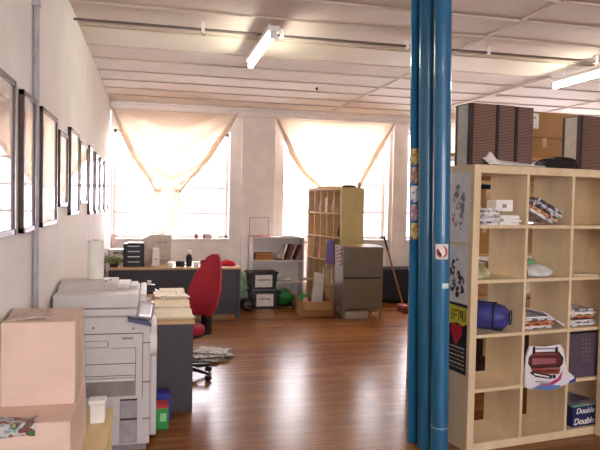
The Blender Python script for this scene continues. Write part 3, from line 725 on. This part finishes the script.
MB().tube([(-.08, -.07, .12), (-.05, -.12, .06), (.02, -.12, .04), (.08, -.08, .03)], .01).build('strap', mat('red_brown_strap', (120, 50, 46), .6), t, smooth=True)
o = MB().box(-.09, -.12, 0, .09, .12, .17).build('clear_tub', mat('cloudy_plastic', (190, 190, 188), .3), loc=(2.34, 9.78, 0), bevel=.015); tag(o, 'cloudy plastic tub on the floor right of the green bag', 'tub')
for k, (x, m) in enumerate([(1.98, GREENB), (2.2, PAPER)]):
    o = MB().blob((0, 0, 0), (.085, .07, .045), 50 + k, .25, 3, flat=-.7).build('cloth_bundle', m, smooth=True, loc=(x + .02, 10.13, .395)); tag(o, ['pale green bundle on the middle white shelf', 'white paper bundle on the middle white shelf'][k], 'bundle')

# ------------------------------------------------------------------ bookcases
def bookcase(lab, loc, rotz, w, d, h, cols, rows, m, ot=.05, it=.022, ms=None):
    t = thing('bookcase', lab, 'bookcase', loc, rotz)
    for x in (0, w - ot): MB().box(x, 0, 0, x + ot, d, h).build('side_panel', (ms or m) if x else m, t, bevel=.002)
    MB().box(ot, 0, h - ot, w - ot, d, h).build('top_panel', m, t, bevel=.002)
    MB().box(ot, 0, 0, w - ot, d, ot).build('bottom_panel', m, t, bevel=.002)
    cw = (w - 2 * ot - (cols - 1) * it) / cols; rh = (h - 2 * ot - (rows - 1) * it) / rows
    for j in range(1, rows):
        z = ot + j * rh + (j - 1) * it; MB().box(ot, .002, z, w - ot, d - .002, z + it).build('shelf', m, t)
    for i in range(1, cols):
        x = ot + i * cw + (i - 1) * it; MB().box(x, .001, ot, x + it, d - .001, h - ot).build('divider', m, t)
    return t, (lambda i: ot + i * (cw + it)), (lambda j: ot + j * (rh + it)), cw, rh
TH = math.radians(8); BX, BYY = 2.095, 3.815
def Wd(lx, ly, z): return (BX + lx * math.cos(TH) - ly * math.sin(TH), BYY + lx * math.sin(TH) + ly * math.cos(TH), z)
BC, cx, cz, CWD, RHT = bookcase('big open birch bookcase right of the blue column', (BX, BYY, 0), TH, 2.12, .39, 1.948, 5, 5, BIRCH, .055, .023)
bookcase('birch bookcase cut off by the right edge of the photo', Wd(1.125, -.405, 0), TH, .45, .39, 1.948, 1, 5, BIRCH, .05, .022)
yb = math.atan2(9.05 - 10.12, 2.8 - 2.54)
def W2(lx, ly, z):
    return (2.535 + lx * math.cos(yb) - ly * math.sin(yb), 10.12 + lx * math.sin(yb) + ly * math.cos(yb), z)
B2, c2x, c2z, cw2, rh2 = bookcase('tall narrow celled bookcase behind the grey metal cabinet', (2.535, 10.12, 0), yb, 1.1, .4, 1.9, 5, 5, mat('tan_veneer', (206, 176, 136), .5), .045, .02, ms=BIRCHY)

# posters on the left side of the big bookcase
def side_poster(name, lab, y0, y1, z0, z1, m, cat='poster'):
    t = thing(name, lab, cat, Wd(-.002, 0, 0), TH)
    MB().box(-.002, y0, z0, -.0005, y1, z1).build('sheet', m, t); return t
PG_ = mat('grey_white_poster', (226, 222, 220), .5, vary=.03)
t = side_poster('poster', 'upper pale poster with a grey ink drawing on the bookcase side', .042, .33, 1.42, 1.9, PG_)
ink = blotch('ink_drawing', [(0, (130, 126, 130)), (.48, (170, 166, 170)), (.54, (226, 222, 220))], 22., .5)
inkr = blotch('rust_ink_drawing', [(0, (170, 130, 120)), (.46, (200, 180, 174)), (.52, (226, 222, 220))], 30., .5)
for (yc, zc, r, m) in [(.17, 1.78, .035, ink), (.11, 1.73, .03, ink), (.12, 1.66, .035, ink), (.12, 1.6, .03, ink), (.13, 1.53, .025, inkr), (.19, 1.55, .03, inkr), (.17, 1.68, .04, inkr), (.22, 1.6, .03, inkr), (.2, 1.73, .03, ink)]:
    MB().prism([(yc + r * math.cos(2 * PI * k / 11) * random.uniform(.6, 1.2), zc + r * 1.2 * math.sin(2 * PI * k / 11) * random.uniform(.7, 1.2)) for k in range(11)], 'x', -.0032, -.002).build('drawing', m, t)
t = side_poster('poster', 'lower pale poster with dark blotted figures on the bookcase side', .042, .33, 1.0, 1.40, PG_)
inkd = blotch('dark_plum_ink', [(0, (50, 40, 52)), (.5, (120, 96, 104)), (.54, (226, 222, 220))], 30., .5)
for (yc, zc, r) in [(.2, 1.26, .03), (.22, 1.2, .035), (.14, 1.19, .025), (.11, 1.15, .035), (.1, 1.1, .03), (.16, 1.3, .012), (.2, 1.12, .04), (.15, 1.07, .035)]:
    MB().prism([(yc + r * math.cos(2 * PI * k / 11) * random.uniform(.6, 1.2), zc + r * 1.2 * math.sin(2 * PI * k / 11) * random.uniform(.7, 1.2)) for k in range(11)], 'x', -.0032, -.002).build('drawing', inkd, t)
t = side_poster('poster', 'black gig poster with yellow heading and red heart on bookcase side', .03, .33, .52, 1.0, mat('black_poster', (30, 26, 30), .4))
MB().prism([(.03, .975), (.33, .985), (.33, .86), (.22, .845), (.14, .865), (.07, .85), (.03, .87)], 'x', -.0032, -.002).build('yellow_heading', mat('yellow_ink', (220, 206, 60), .5), t)
b = MB()
for k, (ya, yb_, za, zb) in enumerate([(.29, .28, .88, .965), (.265, .255, .875, .96), (.255, .24, .945, .96), (.245, .235, .875, .955), (.205, .195, .88, .955), (.18, .17, .88, .95), (.165, .135, .94, .952), (.165, .14, .91, .92), (.125, .115, .88, .96), (.105, .09, .9, .955), (.085, .07, .88, .955), (.055, .045, .88, .965)]):
    b.box(-.0038, yb_, za, -.003, ya, zb)
b.build('lettering', mat('dark_olive_ink', (70, 60, 20), .5), t)
MB().prism([(.145, .70), (.08, .79), (.085, .845), (.115, .86), (.145, .835), (.175, .86), (.205, .845), (.21, .79)], 'x', -.0036, -.002).build('red_heart', mat('red_ink', (200, 30, 50), .5), t)
rn = random.Random(3)
for k in range(6):
    z = .69 - k * .028; b = MB(); y = .05
    while y < .3:
        w = rn.uniform(.015, .05); b.box(-.003, y, z, -.002, min(y + w, .31), z + .009, 0); y += w + .01
    b.build('text_line', mat('tan_ink', (190, 160, 130), .6) if k % 2 else mat('white_ink', (220, 214, 204), .6), t)

# ---- things in the big bookcase (columns from the left, rows from the top)
def row(j): return cz(4 - j)
def blobthing(name, lab, cat, m, lx, ly, z, r, seed, amp=.2, flat=-.6, rz=0):
    o = MB().blob((0, 0, 0), r, seed, amp, 3, flat=flat).build(name, m, smooth=True, loc=Wd(lx, ly, z + r[2] * -flat + .001), rotz=TH + rz); tag(o, lab, cat); return o
# row 0, col 0
z = row(0)
stack('paper_stack', 'crumpled pile of white papers in the top left bookcase cell', 9, .17, .2, [PAPER, MAG[1], MAG[3]], Wd(.16, .13, z), TH + .2, .012, spread=.02)
t = stack('paper_stack', 'white printed leaflets pile under the small white box', 7, .15, .2, [PAPER, MAG[3], PAPER], Wd(.335, .12, z), TH - .1, .009, spread=.012)
t = thing('white_box', 'small white box on the leaflets in the top left cell', 'box', Wd(.325, .14, z + .092), TH + .05)
MB().box(-.075, -.05, 0, .075, .05, .08).build('carton', PAPER, t, bevel=.004); MB().box(-.02, -.052, .025, .015, -.05, .05).build('printed_mark', COPD, t)
o = blobthing('plastic_wrap', 'clear yellowish plastic packet behind the small white box', 'packet', mat('yellow_packet', (206, 190, 120), .3, vary=.2), .24, .29, z, (.07, .05, .09), 61, .2)
# row 0, col 1: leaning magazines
x1 = cx(1)
import itertools
AL = .42
for k, (m, lab) in enumerate([(MAG[3], 'white magazine lowest in the leaning pile, second top cell'), (MAG[2], 'pinkish magazine second from below in the leaning pile'), (MAG[4], 'dark magazine in the middle of the leaning pile'), (MAG[1], 'grey magazine second from top in the leaning pile'), (MAG[4], 'black and grey magazine on top of the leaning pile')]):
    nn = k * .0235; L = .25 + .02 * (k % 2)
    o = MB().box(0, -.14, 0, L, .14, .021).build('magazine', m, loc=Wd(x1 + .01 + nn * math.sin(AL) + .012 * k, .17, z + .003 + .27 * math.sin(AL) - .012 * k * math.tan(AL) + nn * math.cos(AL)), bevel=.003, rotz=TH); o.rotation_euler.y = AL; tag(o, lab, 'magazine', 'magazines leaning in the second top cell')
# row 1
z = row(1)
blobthing('cloth_bundle', 'yellowish green cloth bundle at left of the second cell down', 'bundle', mat('pale_olive_cloth', (186, 180, 130), .7, vary=.15), .14, .12, z, (.07, .09, .05), 71)
o = blobthing('plastic_bag', 'white plastic bag standing in the left cell, second row', 'bag', mat('grey_white_bag', (214, 214, 224), .4, vary=.05, bump=.3), .15, .27, z, (.06, .05, .13), 72, .15, -.95)
blobthing('plastic_bag', 'white and green crumpled plastic bag in the middle cell', 'bag', mat('bag_white_green', (220, 222, 220), .35, vary=.06, bump=.3), x1 + .17, .13, z, (.12, .1, .05), 74, .22)
blobthing('plastic_bag', 'green plastic bag crumpled behind the white one', 'bag', mat('mid_green_bag', (96, 160, 110), .35, vary=.1, bump=.3), x1 + .22, .315, z, (.12, .055, .07), 75, .22)
t = thing('jar', 'small brown glass jar beside the white and green bag', 'jar', Wd(x1 + .035, .07, z)); MB().lathe([(.024, 0), (.027, .01), (.027, .045), (.02, .055)], seg=18).build('glass', mat('amber_glass', (120, 60, 26), .2), t, smooth='auto'); MB().lathe([(.022, .055), (.022, .072), (.01, .073)], seg=18).build('lid', mat('red_brown_lid', (150, 70, 60), .4), t, smooth='auto')
x2 = cx(2)
stack('paper_stack', 'thin pile of cream sheets in the third column, second row', 3, .28, .2, [CREAMP], Wd(x2 + .2, .13, z), TH, .005)
# row 2: rolled blue bag
z = row(2)
t = thing('rolled_mat_bag', 'blue nylon drawstring bag roll in the left bookcase cell', 'bag roll', Wd(.375, .055, z + .105), TH)
ax = Vector((-.62, .62, .0)).normalized(); 
A = Vector((.0, .0, -.012)); Bq = A + Vector((-.27, .30, .0))
b = MB(); prof = [(.0, .03), (.02, .06), (.045, .082), (.09, .092), (.15, .094), (.22, .094), (.3, .094), (.36, .09), (.4, .07)]
dirv = (Bq - A).normalized(); q = dirv.to_track_quat('Z', 'Y'); rings = []
for s_, r in prof:
    rings.append([b.bm.verts.new(A + dirv * s_ + q @ Vector((math.cos(a) * r * (1 + .03 * math.sin(5 * a + s_ * 20)), math.sin(a) * r * (1 + .03 * math.sin(7 * a)), 0))) for a in [2 * PI * k / 36 for k in range(36)]])
for r0, r1 in zip(rings, rings[1:]):
    for k in range(36): b.bm.faces.new((r0[k], r0[(k + 1) % 36], r1[(k + 1) % 36], r1[k]))
b.bm.faces.new(rings[0][::-1]); b.bm.faces.new(rings[-1]); b.build('roll', BLUEF, t, smooth='auto')
def ringpts(s_, r, n=25, off=0): return [A + dirv * s_ + q @ Vector((math.cos(a) * r, math.sin(a) * r, 0)) for a in [2 * PI * k / (n - 1) for k in range(n)]]
MB().tube(ringpts(.1, .099), .005).build('strap', NAVY, t, smooth=True)
MB().tube(ringpts(-.004, .05), .004).build('drawstring', NAVY, t, smooth=True)
MB().tube([A + dirv * .1 + q @ Vector((.0, .097, 0)), A + dirv * .3 + q @ Vector((.0, .098, 0))], .004).build('strap', NAVY, t)
MB().blob((-.07, .02, -.094), (.03, .02, .012), 5, .1, 2).build('toggle', BLACK, t, smooth=True)
# row 2 magazines
def magpile(n, x, y, z, sx, sy, th, mats, where, seed):
    rnd = random.Random(seed); zz = z
    nm = ['lowest', 'second from below', 'third from below', 'fourth from below', 'fifth from below', 'sixth from below', 'seventh from below', 'eighth from below', 'ninth from below', 'tenth from below']
    for k in range(n):
        h = th * rnd.uniform(.7, 1.3); a = rnd.uniform(-.14, .14)
        o = MB().box(-sx / 2, -sy / 2, 0, sx / 2, sy / 2, h - .0004).build('magazine', mats[k % len(mats)], loc=Wd(x + rnd.uniform(-.012, .012), y + rnd.uniform(-.01, .012), zz), rotz=TH + a, bevel=.0015)
        tag(o, 'magazine %s in the pile %s' % ('topmost' if k == n - 1 else nm[k], where), 'magazine', 'magazines piled ' + where); zz += h
    return zz
top = magpile(7, x1 + .16, .16, z, .27, .22, .012, [MAG[1], MAG[3], MAG[0], MAG[2], MAG[0]], 'in the middle bookcase cell', 5)
o = MB().box(-.11, -.13, 0, .11, .13, .008).build('magazine', MAG[3], loc=Wd(x1 + .285, .16, z + .068), rotz=TH); o.rotation_euler.y = .5; tag(o, 'pale magazine slipping off the right of the middle cell pile', 'magazine')
magpile(10, x2 + .16, .16, z, .27, .22, .0135, [MAG[1], MAG[3], MAG[1], MAG[3], MAG[4], MAG[0], MAG[2]], 'in the third column bookcase cell', 8)
# row 3: printed bag, folders
z = row(3)
t = thing('printed_carrier_bag', 'white plastic bag printed with a maroon typewriter picture', 'carrier bag', Wd(x1 + .2, -.0, z), TH)
prof = [(-.205, -.012), (-.205, .10), (-.2, .2), (-.175, .275), (-.04, .262), (.1, .27), (.13, .235), (.15, .15), (.165, .08), (.235, .03), (.25, -.01), (.18, -.022), (.09, -.045), (0, -.055), (-.1, -.03), (-.16, -.03)]
b = MB(); n = len(prof)
b.prism(prof, 'y', -.03, -.006)
b.build('bag', mat('white_polythene', (226, 222, 228), .3, vary=.03, bump=.2), t, bevel=.01, seg=3, smooth='auto')
def pr_(poly, m, nm='print', y=-.0325): MB().prism(poly, 'y', y, -.029).build(nm, m, t)
MAR = mat('maroon_print', (92, 34, 36), .5); PNK = mat('dusty_pink_print', (150, 92, 100), .5); ORG = mat('brick_print', (150, 74, 56), .5)
pr_([(-.185, .2), (-.14, .232), (.08, .222), (.125, .175), (.12, .13), (.09, .105), (-.16, .12), (-.19, .155)], BLACK, 'print', -.0318)
pr_([(-.175, .2), (-.13, .226), (.07, .216), (.11, .17), (.108, .135), (.07, .112), (-.15, .127), (-.18, .16)], MAR)
pr_([(-.15, .222), (.06, .212), (.07, .204), (-.16, .212)], ORG, 'print', -.0335)
pr_([(-.155, .19), (.055, .175), (.055, .14), (-.155, .145)], PNK, 'print', -.0335)
pr_([(-.165, .122), (.1, .1), (.09, .06), (-.06, .07), (-.15, .092)], ORG)
pr_([(-.14, .104), (.07, .086), (.07, .078), (-.13, .096)], BLACK, 'print', -.0335)
pr_([(-.12, .028), (.0, .012), (.0, .006), (-.12, .02)], COPD); pr_([(-.08, .012), (.02, -.002), (.02, -.008), (-.08, .004)], COPD)
pr_([(.03, .055), (.055, .06), (.06, .035), (.035, .03)], BLACK)
pr_([(-.175, .09), (-.14, .1), (.03, .055), (.02, .03), (-.12, .055)], BLACK)
pr_([(-.14, .085), (-.0, .05), (.0, .042), (-.13, .07)], PAPER, 'print', -.0335)
pr_([(-.15, .27), (-.135, .27), (-.13, .22), (-.155, .22)], BLACK); pr_([(.05, .255), (.068, .255), (.075, .2), (.045, .2)], BLACK)
pr_([(-.14, .258), (.055, .248), (.055, .243), (-.14, .252)], BLACK)
pr_([(-.1, .0), (-.02, -.004), (.08, .03), (.12, .08), (.11, .02), (.04, -.012), (-.04, -.016)], mat('rose_print', (170, 60, 110), .5))
pr_([(-.15, -.022), (-.06, -.0), (.0, -.012), (.1, -.022), (.11, -.036), (0, -.052), (-.08, -.034)], mat('sky_blue_print', (92, 130, 190), .5))
pr_([(.19, .0), (.245, .022), (.248, -.008), (.18, -.018)], mat('royal_blue_print', (40, 50, 140), .5))
o = MB().box(0, 0, 0, .03, .18, .1).build('yellow_box', mat('yellow_card', (214, 180, 50), .5), loc=Wd(x1 + .335, .07, z), rotz=TH, bevel=.003); tag(o, 'narrow yellow box behind the printed carrier bag', 'box')
o = MB().box(0, 0, 0, .04, .12, .085).build('dark_bottle_box', BLACK, loc=Wd(x1 + .33, .08, z + .101), rotz=TH, bevel=.006); tag(o, 'small black box on the yellow one behind the carrier bag', 'box')
t = thing('file_box', 'dark purple ring binder box filling the cell, third column', 'file box', Wd(x2 + .01, .02, z), TH)
MB().box(0, 0, 0, .35, .3, .325).build('case', DPURP, t, bevel=.004)
for i in range(3):
    for j in range(6): MB().box(.13 + i * .03, -.002, .12 + j * .03, .143 + i * .03, .001, .13 + j * .03).build('punched_hole', mat('pale_dot', (120, 108, 122), .6), t)
# row 4: blue detergent carton in third column
z = row(4)
t = thing('paper_ream_box', 'navy blue paper carton with white lettering and pale green lid', 'box', Wd(x2 + .085, .03, z), TH)
MB().box(0, 0, 0, .285, .28, .15).build('carton', mat('navy_card', (30, 36, 86), .4), t, bevel=.004)
MB().box(0.0, 0.0, .15, .285, .28, .158).build('lid_print', mat('teal_card', (120, 176, 160), .4), t)
MB().prism([(.12, .0), (.285, .0), (.285, .28), (.02, .28)], 'z', .158, .1595).build('lid_print', mat('cream_card', (196, 190, 170), .5), t)
text('lettering', 'Double A', .058, PAPER, t, (.03, -.001, .115), (PI / 2, 0, 0), align='LEFT', shear=.25); text('lettering', 'Double A', .066, PAPER, t, (.01, -.001, .038), (PI / 2, 0, 0), align='LEFT', shear=.25); text('lettering', 'A', .06, PAPER, t, (-.001, .14, .09), (PI / 2, 0, -PI / 2))
o = MB().box(-.13, -.1, 0, .13, .1, .02).build('purple_folder', DPURP, loc=Wd(x2 + .16, .16, z + .162), rotz=TH + .15, bevel=.003); tag(o, 'purple folder lying on the navy blue carton', 'folder')

# ---- on top of the big bookcase
TZ = 1.949
PALE = mat('pale_box_side', (196, 188, 176), .6)
def brownbox(lab, lx, w, h, ly=.09, grp='brown woven boxes on the bookcase'):
    t = thing('woven_file_box', lab, 'woven box', Wd(lx, ly, TZ), TH, grp); d = .17
    MB().box(.002, .004, 0, w - .002, d, h).build('box', PALE, t, bevel=.004)
    MB().box(.02, .0, 0, w, .006, h).build('woven_front', WEAVE, t)
    MB().box(-.001, -.003, 0, .022, .03, h + .003).box(-.001, d - .02, 0, .01, d + .002, h + .003).box(-.001, 0, h, w, d, h + .004).build('dark_edge', mat('dark_brown_wood', (48, 32, 30), .5), t)
    return t
brownbox('left one of three tall brown woven boxes on the bookcase', .022, .208, .415)
brownbox('middle one of three tall brown woven boxes on the bookcase', .234, .156, .417)
brownbox('right one of three tall brown woven boxes on the bookcase', .396, .156, .415)
brownbox('lone brown woven box at the right end of the bookcase top', .985, .3, .395)
def sh(u, v):
    x = .12 + .48 * u; y = .005 + .08 * v
    return (x, y, .005 + .045 * v * (1 - .7 * u) + .05 * math.exp(-((u - .14) / .07) ** 2) * v)
o = MB().grid(sh, 40, 8).build('paper_sheet', PAPER, loc=Wd(0, 0, TZ), rotz=TH, solid=.004, smooth=True); tag(o, 'large curled white sheet on the bookcase in front of brown boxes', 'paper')
o = MB().blob((0, 0, 0), (.19, .04, .06), 91, .34, 4, flat=-.3).build('black_bag', BLACK, smooth=True, loc=Wd(.76, .045, TZ + .0185), rotz=TH); tag(o, 'flat black bag lying on top of the bookcase', 'bag')

# ---- shelving behind the bookcase
def W3(lx, ly, z): return Wd(lx, ly, z)
R3 = rack('pine_shelving', 'pine shelving with stored boxes behind the big bookcase', 'shelving', W3(.55, 1.2, 0), TH, 2.4, .5, 2.1, [.1, .5, .85, 1.24, 1.62, 1.9], PINE, .028)
def sbox(lab, x, z, w, h, m, tp=True, d=.36):
    t = thing('storage_box', lab, 'box', W3(.55 + x, 1.24, z), TH)
    MB().box(0, 0, 0, w, d, h).build('carton', m, t, bevel=.004)
    if tp: MB().box(w / 2 - .025, -.0015, h * .55, w / 2 + .025, d, h + .001).build('tape', TAPE, t)
    return t
OCH = mat('ochre_cardboard', (170, 130, 70), .8, vary=.05)
for (lab, x, z, w, h, m) in [
    ('ochre cardboard box seen through the left cell, second row', .34, 1.241, .32, .34, OCH),
    ('brown cardboard box seen through the middle cells', .78, 1.241, .34, .26, CARDD),
    ('white carton seen through the middle cell, third row', .92, .851, .3, .3, PAPER),
    ('kraft cardboard box seen through the left cell, third row', .32, .851, .34, .3, CARDD),
    ('dark purple box seen through the left cell, fourth row', .3, .501, .36, .28, DPURP),
    ('slate grey box seen through the middle cell, third row', .86, .501, .36, .3, mat('slate_box', (96, 92, 110), .6)),
    ('dark maroon trunk on the lowest pine shelf', .2, .101, .7, .34, mat('maroon_trunk', (70, 36, 34), .5)),
    ('black trunk on the lowest pine shelf right of the maroon one', 1.0, .101, .7, .34, mat('dark_trunk', (44, 34, 36), .5)),
    ('long brown box squeezed under the top board of the pine shelving', .6, 1.9005, 1.1, .165, CARDD),
    ('small brown box on the upper pine shelf', .4, 1.621, .26, .2, CARDD),
    ('pale wood box on the upper pine shelf behind the middle cell', .9, 1.621, .34, .24, PINE)]:
    sbox(lab, x, z, w, h, m)
t = sbox('wide flat cardboard box lowest of two on the pine shelving', .85, 2.1285, .62, .19, CARDD)
t = sbox('large cardboard box with a white label, stacked highest', .93, 2.322, .68, .24, CARDD, False)
MB().box(.055, -.003, .08, .15, 0, .22).build('paper_label', PAPER, t); MB().cyl((.1, -.005, .18), (.1, -.002, .18), .012, seg=14).build('label_mark', COPD, t)
o = MB().box(0, 0, 0, .24, .1, .045).build('camera_case', BLACK, loc=W3(.55 + .42, 1.26, 1.8215), rotz=TH, bevel=.02); tag(o, 'black case on the small brown box of the upper pine shelf', 'case')

# ------------------------------------------------------------------ metal cabinet, broom, box, chest
t = thing('metal_cabinet', 'grey steel two door cabinet on legs in front of the bookcase', 'cabinet', (2.685, 8.55, 0))
MB().box(0, .004, .14, .6, .45, 1.04).build('body', STEEL, t, bevel=.006); MB().box(.015, .0, .583, .585, .006, .607).build('door_gap_shade', BLACK, t)  # black strip paints in the shade between the doors
for z0, z1, nm in ((.607, 1.03, 'upper'), (.155, .583, 'lower')):
    d = MB().box(.012, -.012, z0, .588, .004, z1).build('door', STEEL, t, bevel=.004)
    MB().cyl((.05, -.03, (z0 + z1) / 2 + .05 if nm == 'upper' else z1 - .17), (.05, -.01, (z0 + z1) / 2 + .05 if nm == 'upper' else z1 - .17), .012, seg=14).build('knob', CHROME, d, smooth='auto')
for x in (.0, .565):
    for y in (.01, .41): MB().box(x, y, 0, x + .035, y + .03, .14).build('leg', STEEL, t)
o = MB().box(0, 0, 0, .34, .3, .11).build('flat_carton', mat('grey_white_card', (170, 160, 150), .7), loc=(2.74, 8.58, 0), bevel=.004); tag(o, 'flat pale carton on the floor under the metal cabinet', 'box')
o = MB().box(-.22, -.09, 0, .22, .09, .012).build('wood_offcut', PINE, loc=(2.96, 8.76, 1.0415), rotz=.05, bevel=.002); tag(o, 'thin wooden board lying on the metal cabinet', 'board')
o = sheet('paper_sheet', 'white sheet on the right end of the metal cabinet top', 'paper', PAPER, .1, .2, (3.235, 8.75, 1.0425), .2, wav=.006, seed=4)
o = MB().box(-.013, -.14, 0, -.001, .14, .26).build('checked_bag', CHECK, loc=(2.684, 8.78, .77), bevel=.004); tag(o, 'diamond checked cloth bag hanging on the left cabinet side', 'bag')
o = MB().prism([(-.13, -.02), (.13, -.02), (.11, .34), (-.11, .34)], 'y', -.018, 0).build('purple_bag', PURPLE, loc=(2.785, 9.06, .8), rotz=yb + .0, bevel=.008)
o.location = W2(.84, -.022, .75); tag(o, 'purple cloth bag hanging on the front of the back bookcase', 'bag')
t = thing('broom', 'wooden handled broom leaning beside the grey metal cabinet', 'broom', (3.8, 9.0, 0))
p0 = Vector((0, 0, .1)); p1 = Vector((-.335, .02, 1.17))
MB().cyl(p0, p0 + (p1 - p0) * .8, .013, seg=12).build('handle', wood('broom_wood', (150, 96, 56), (176, 118, 74), .5), t, smooth='auto')
MB().cyl(p0 + (p1 - p0) * .8, p1, .015, seg=12).build('grip', BLACK, t, smooth='auto')
MB().box(-.05, -.12, .08, .05, .12, .12).build('head', mat('red_brush_block', (170, 70, 50), .5), t, bevel=.006)
MB().prism([(-.045, .0), (.06, .0), (.045, .082), (-.045, .082)], 'y', -.12, .12).build('bristles', mat('dark_bristles', (96, 50, 40), .9, vary=.3, scale=90.), t)
t = thing('storage_chest', 'dark navy storage chest against the wall behind the broom', 'chest', (3.42, 9.82, 0))
MB().box(0, 0, .06, 1.5, .42, .53).build('body', NAVY, t, bevel=.01); MB().box(-.01, -.01, .53, 1.51, .43, .575).build('lid', NAVY, t, bevel=.01)
for x in (.03, 1.4): MB().box(x, .03, 0, x + .06, .39, .06).build('foot', BLACK, t)
t = thing('open_carton', 'open cardboard box full of odds and ends left of the cabinet', 'box', (2.14, 8.82, 0))
sx, sy_, sz = .5, .4, .22
MB().box(0, 0, 0, sx, sy_, .008).box(0, 0, 0, sx, .008, sz).box(0, sy_ - .008, 0, sx, sy_, sz).box(0, 0, 0, .008, sy_, sz).box(sx - .008, 0, 0, sx, sy_, sz).build('carton', CARDD, t)
MB().prism([(0, sz), (-.11, sz + .12), (-.105, sz + .125), (.008, sz)], 'y', .01, sy_ - .01).build('flap', CARDD, t); MB().prism([(0, sz), (-.05, sz - .12), (-.045, sz - .125), (.006, sz)], 'x', .05, sx - .05).build('flap', CARDD, t)
o = MB().prism([(0, 0), (.17, 0), (.2, .46), (.05, .5)], 'y', 0, .025).build('display_board', mat('pale_grey_plastic', (206, 204, 200), .4), loc=(2.3, 8.87, .15), bevel=.006); tag(o, 'pale slanting panel sticking up out of the open cardboard box', 'panel')
for k, (x, y, z, r, m, lab) in enumerate([(2.22, 9.05, .2, (.06, .09, .12), GREENP, 'green plastic packet in the open cardboard box'), (2.5, 9.08, .22, (.09, .1, .14), mat('rust_cloth', (150, 90, 70), .8), 'rust coloured cloth in the open cardboard box'), (2.22, 8.9, .17, (.05, .05, .11), mat('peach_cloth', (214, 160, 140), .8), 'peach coloured cloth at the front of the open box')]):
    o = MB().blob((0, 0, 0), r, 80 + k, .2, 3).build('packet', m, smooth=True, loc=(x, y, z)); tag(o, lab, 'packet')

# things in the back bookcase: cells (col, row from top)
items = [(0, 0, 'bottle', 'blue white bottle leftmost in the top row of the back bookcase', (120, 140, 180)), (1, 0, 'cup', 'pale cup in the second top cell of the back bookcase', (226, 200, 190)), (3, 0, 'glass_vase', 'pale glass in the fourth top cell of the back bookcase', (190, 180, 170)),
         (4, 1, 'ornament', 'black ornament in the near cell, second row of the back bookcase', (24, 22, 24)), (1, 2, 'ornament', 'pink ornament in the third row of the back bookcase', (226, 170, 170))]
for (i, j, nm, lab, rgb) in items:
    m = mat(nm + '_glaze_%d%d' % (i, j), rgb, .3)
    o = MB().lathe([(.035, 0), (.045, .02), (.045, .1), (.025, .15), (.02, .19), (.012, .2)], seg=18).build(nm, m, smooth='auto', loc=W2(c2x(i) + cw2 / 2, .07, c2z(4 - j) + .0005)); tag(o, lab, nm.replace('_', ' '))
for k, (i, j, lab) in enumerate([(2, 0, 'row of slim pale folders in the third top cell'), (2, 3, 'grey folders in the fourth row of the back bookcase'), (3, 3, 'white boxes in the fourth row of the back bookcase')]):
    t = thing('folder_set', lab, 'folders', W2(c2x(i) + .01, .05, c2z(4 - j) + .0005), yb)
    for q in range(3): MB().box(.0 + q * .05, 0, 0, .042 + q * .05, .26, .22 + .02 * (q % 2)).build('folder', [BEIGE, PAPER, COPD][(q + k) % 3], t, bevel=.002)
o = MB().blob((0, 0, 0), (.11, .07, .025), 95, .15, 3, flat=-.6).build('black_hat', BLACK, smooth=True, loc=W2(.9, .25, 1.9 + .017)); tag(o, 'small flat black cap on top of the back bookcase', 'cap')
o = MB().blob((0, 0, 0), (.03, .03, .05), 96, .15, 3, flat=-.7).build('small_figurine', mat('pinkish_figurine', (190, 140, 130), .5), smooth=True, loc=W2(1.04, .34, 1.937)); tag(o, 'tiny pinkish figurine at the right end atop the back bookcase', 'figurine')
o = sheet('paper_sheet', 'brownish sheets lying on top of the back bookcase, left end', 'paper', CARDD, .6, .25, W2(.45, .2, 1.902), yb, wav=.008, th=.008, seed=6)

# ------------------------------------------------------------------ building outside
FAC = mat('facade_paint', (240, 232, 232), .8)
t = thing('neighbouring_building', 'pale building with grey windows across the street, seen through the window', 'building', (2, 26, -4))
MB().box(-16, 0, 0, 20, 6, 7.4).build('wall', FAC, t)
for i in range(12):
    for j in range(2):
        w = MB().box(-14.5 + i * 2.8, -.03, 1.4 + j * 3.1, -12.9 + i * 2.8, .02, 3.1 + j * 3.1).build('window', mat('grey_violet_window', (186, 176, 200), .6), t)
        MB().box(-13.75 + i * 2.8, -.06, 1.4 + j * 3.1, -13.65 + i * 2.8, -.03, 3.1 + j * 3.1).build('window_bar', FAC, w)
MB().box(-16.2, -.2, 7.4, 20.2, 6.2, 7.7).build('parapet', FAC, t)

# ------------------------------------------------------------------ world, camera
w = bpy.data.worlds.new('World'); scene.world = w; w.use_nodes = True
nt = w.node_tree; bg = nt.nodes['Background']; bg.inputs[0].default_value = (.97, .94, 1., 1); bg.inputs[1].default_value = 10.
def portal(x0, x1, z0, z1, y, rx):
    l = bpy.data.lights.new('daylight_portal', 'AREA'); l.shape = 'RECTANGLE'; l.size = x1 - x0; l.size_y = z1 - z0; l.cycles.is_portal = True
    o = bpy.data.objects.new('daylight_portal', l); col.objects.link(o); o.location = ((x0 + x1) / 2, y, (z0 + z1) / 2); o.rotation_euler = (rx, 0, 0)
for q in WINS: portal(*q, BY + .36, -PI / 2)
for q in RW: portal(*q, FY - .28, PI / 2)

cam = bpy.data.cameras.new('camera'); co = bpy.data.objects.new('camera', cam); col.objects.link(co)
cam.sensor_fit = 'HORIZONTAL'; cam.sensor_width = 36; cam.lens = 36 * 630 / 600; cam.clip_start = .05; cam.clip_end = 200
R = Matrix.Rotation(math.radians(-13.4), 4, 'Z') @ Matrix.Rotation(PI / 2 - math.radians(2.18), 4, 'X') @ Matrix.Rotation(.02, 4, 'Z')
co.matrix_world = Matrix.Translation((0, 0, 1.68)) @ R
scene.camera = co
scene.view_settings.view_transform = 'Standard'; scene.view_settings.look = 'None'; scene.view_settings.gamma = 1.; scene.view_settings.use_curve_mapping = False
scene.view_settings.exposure = .9
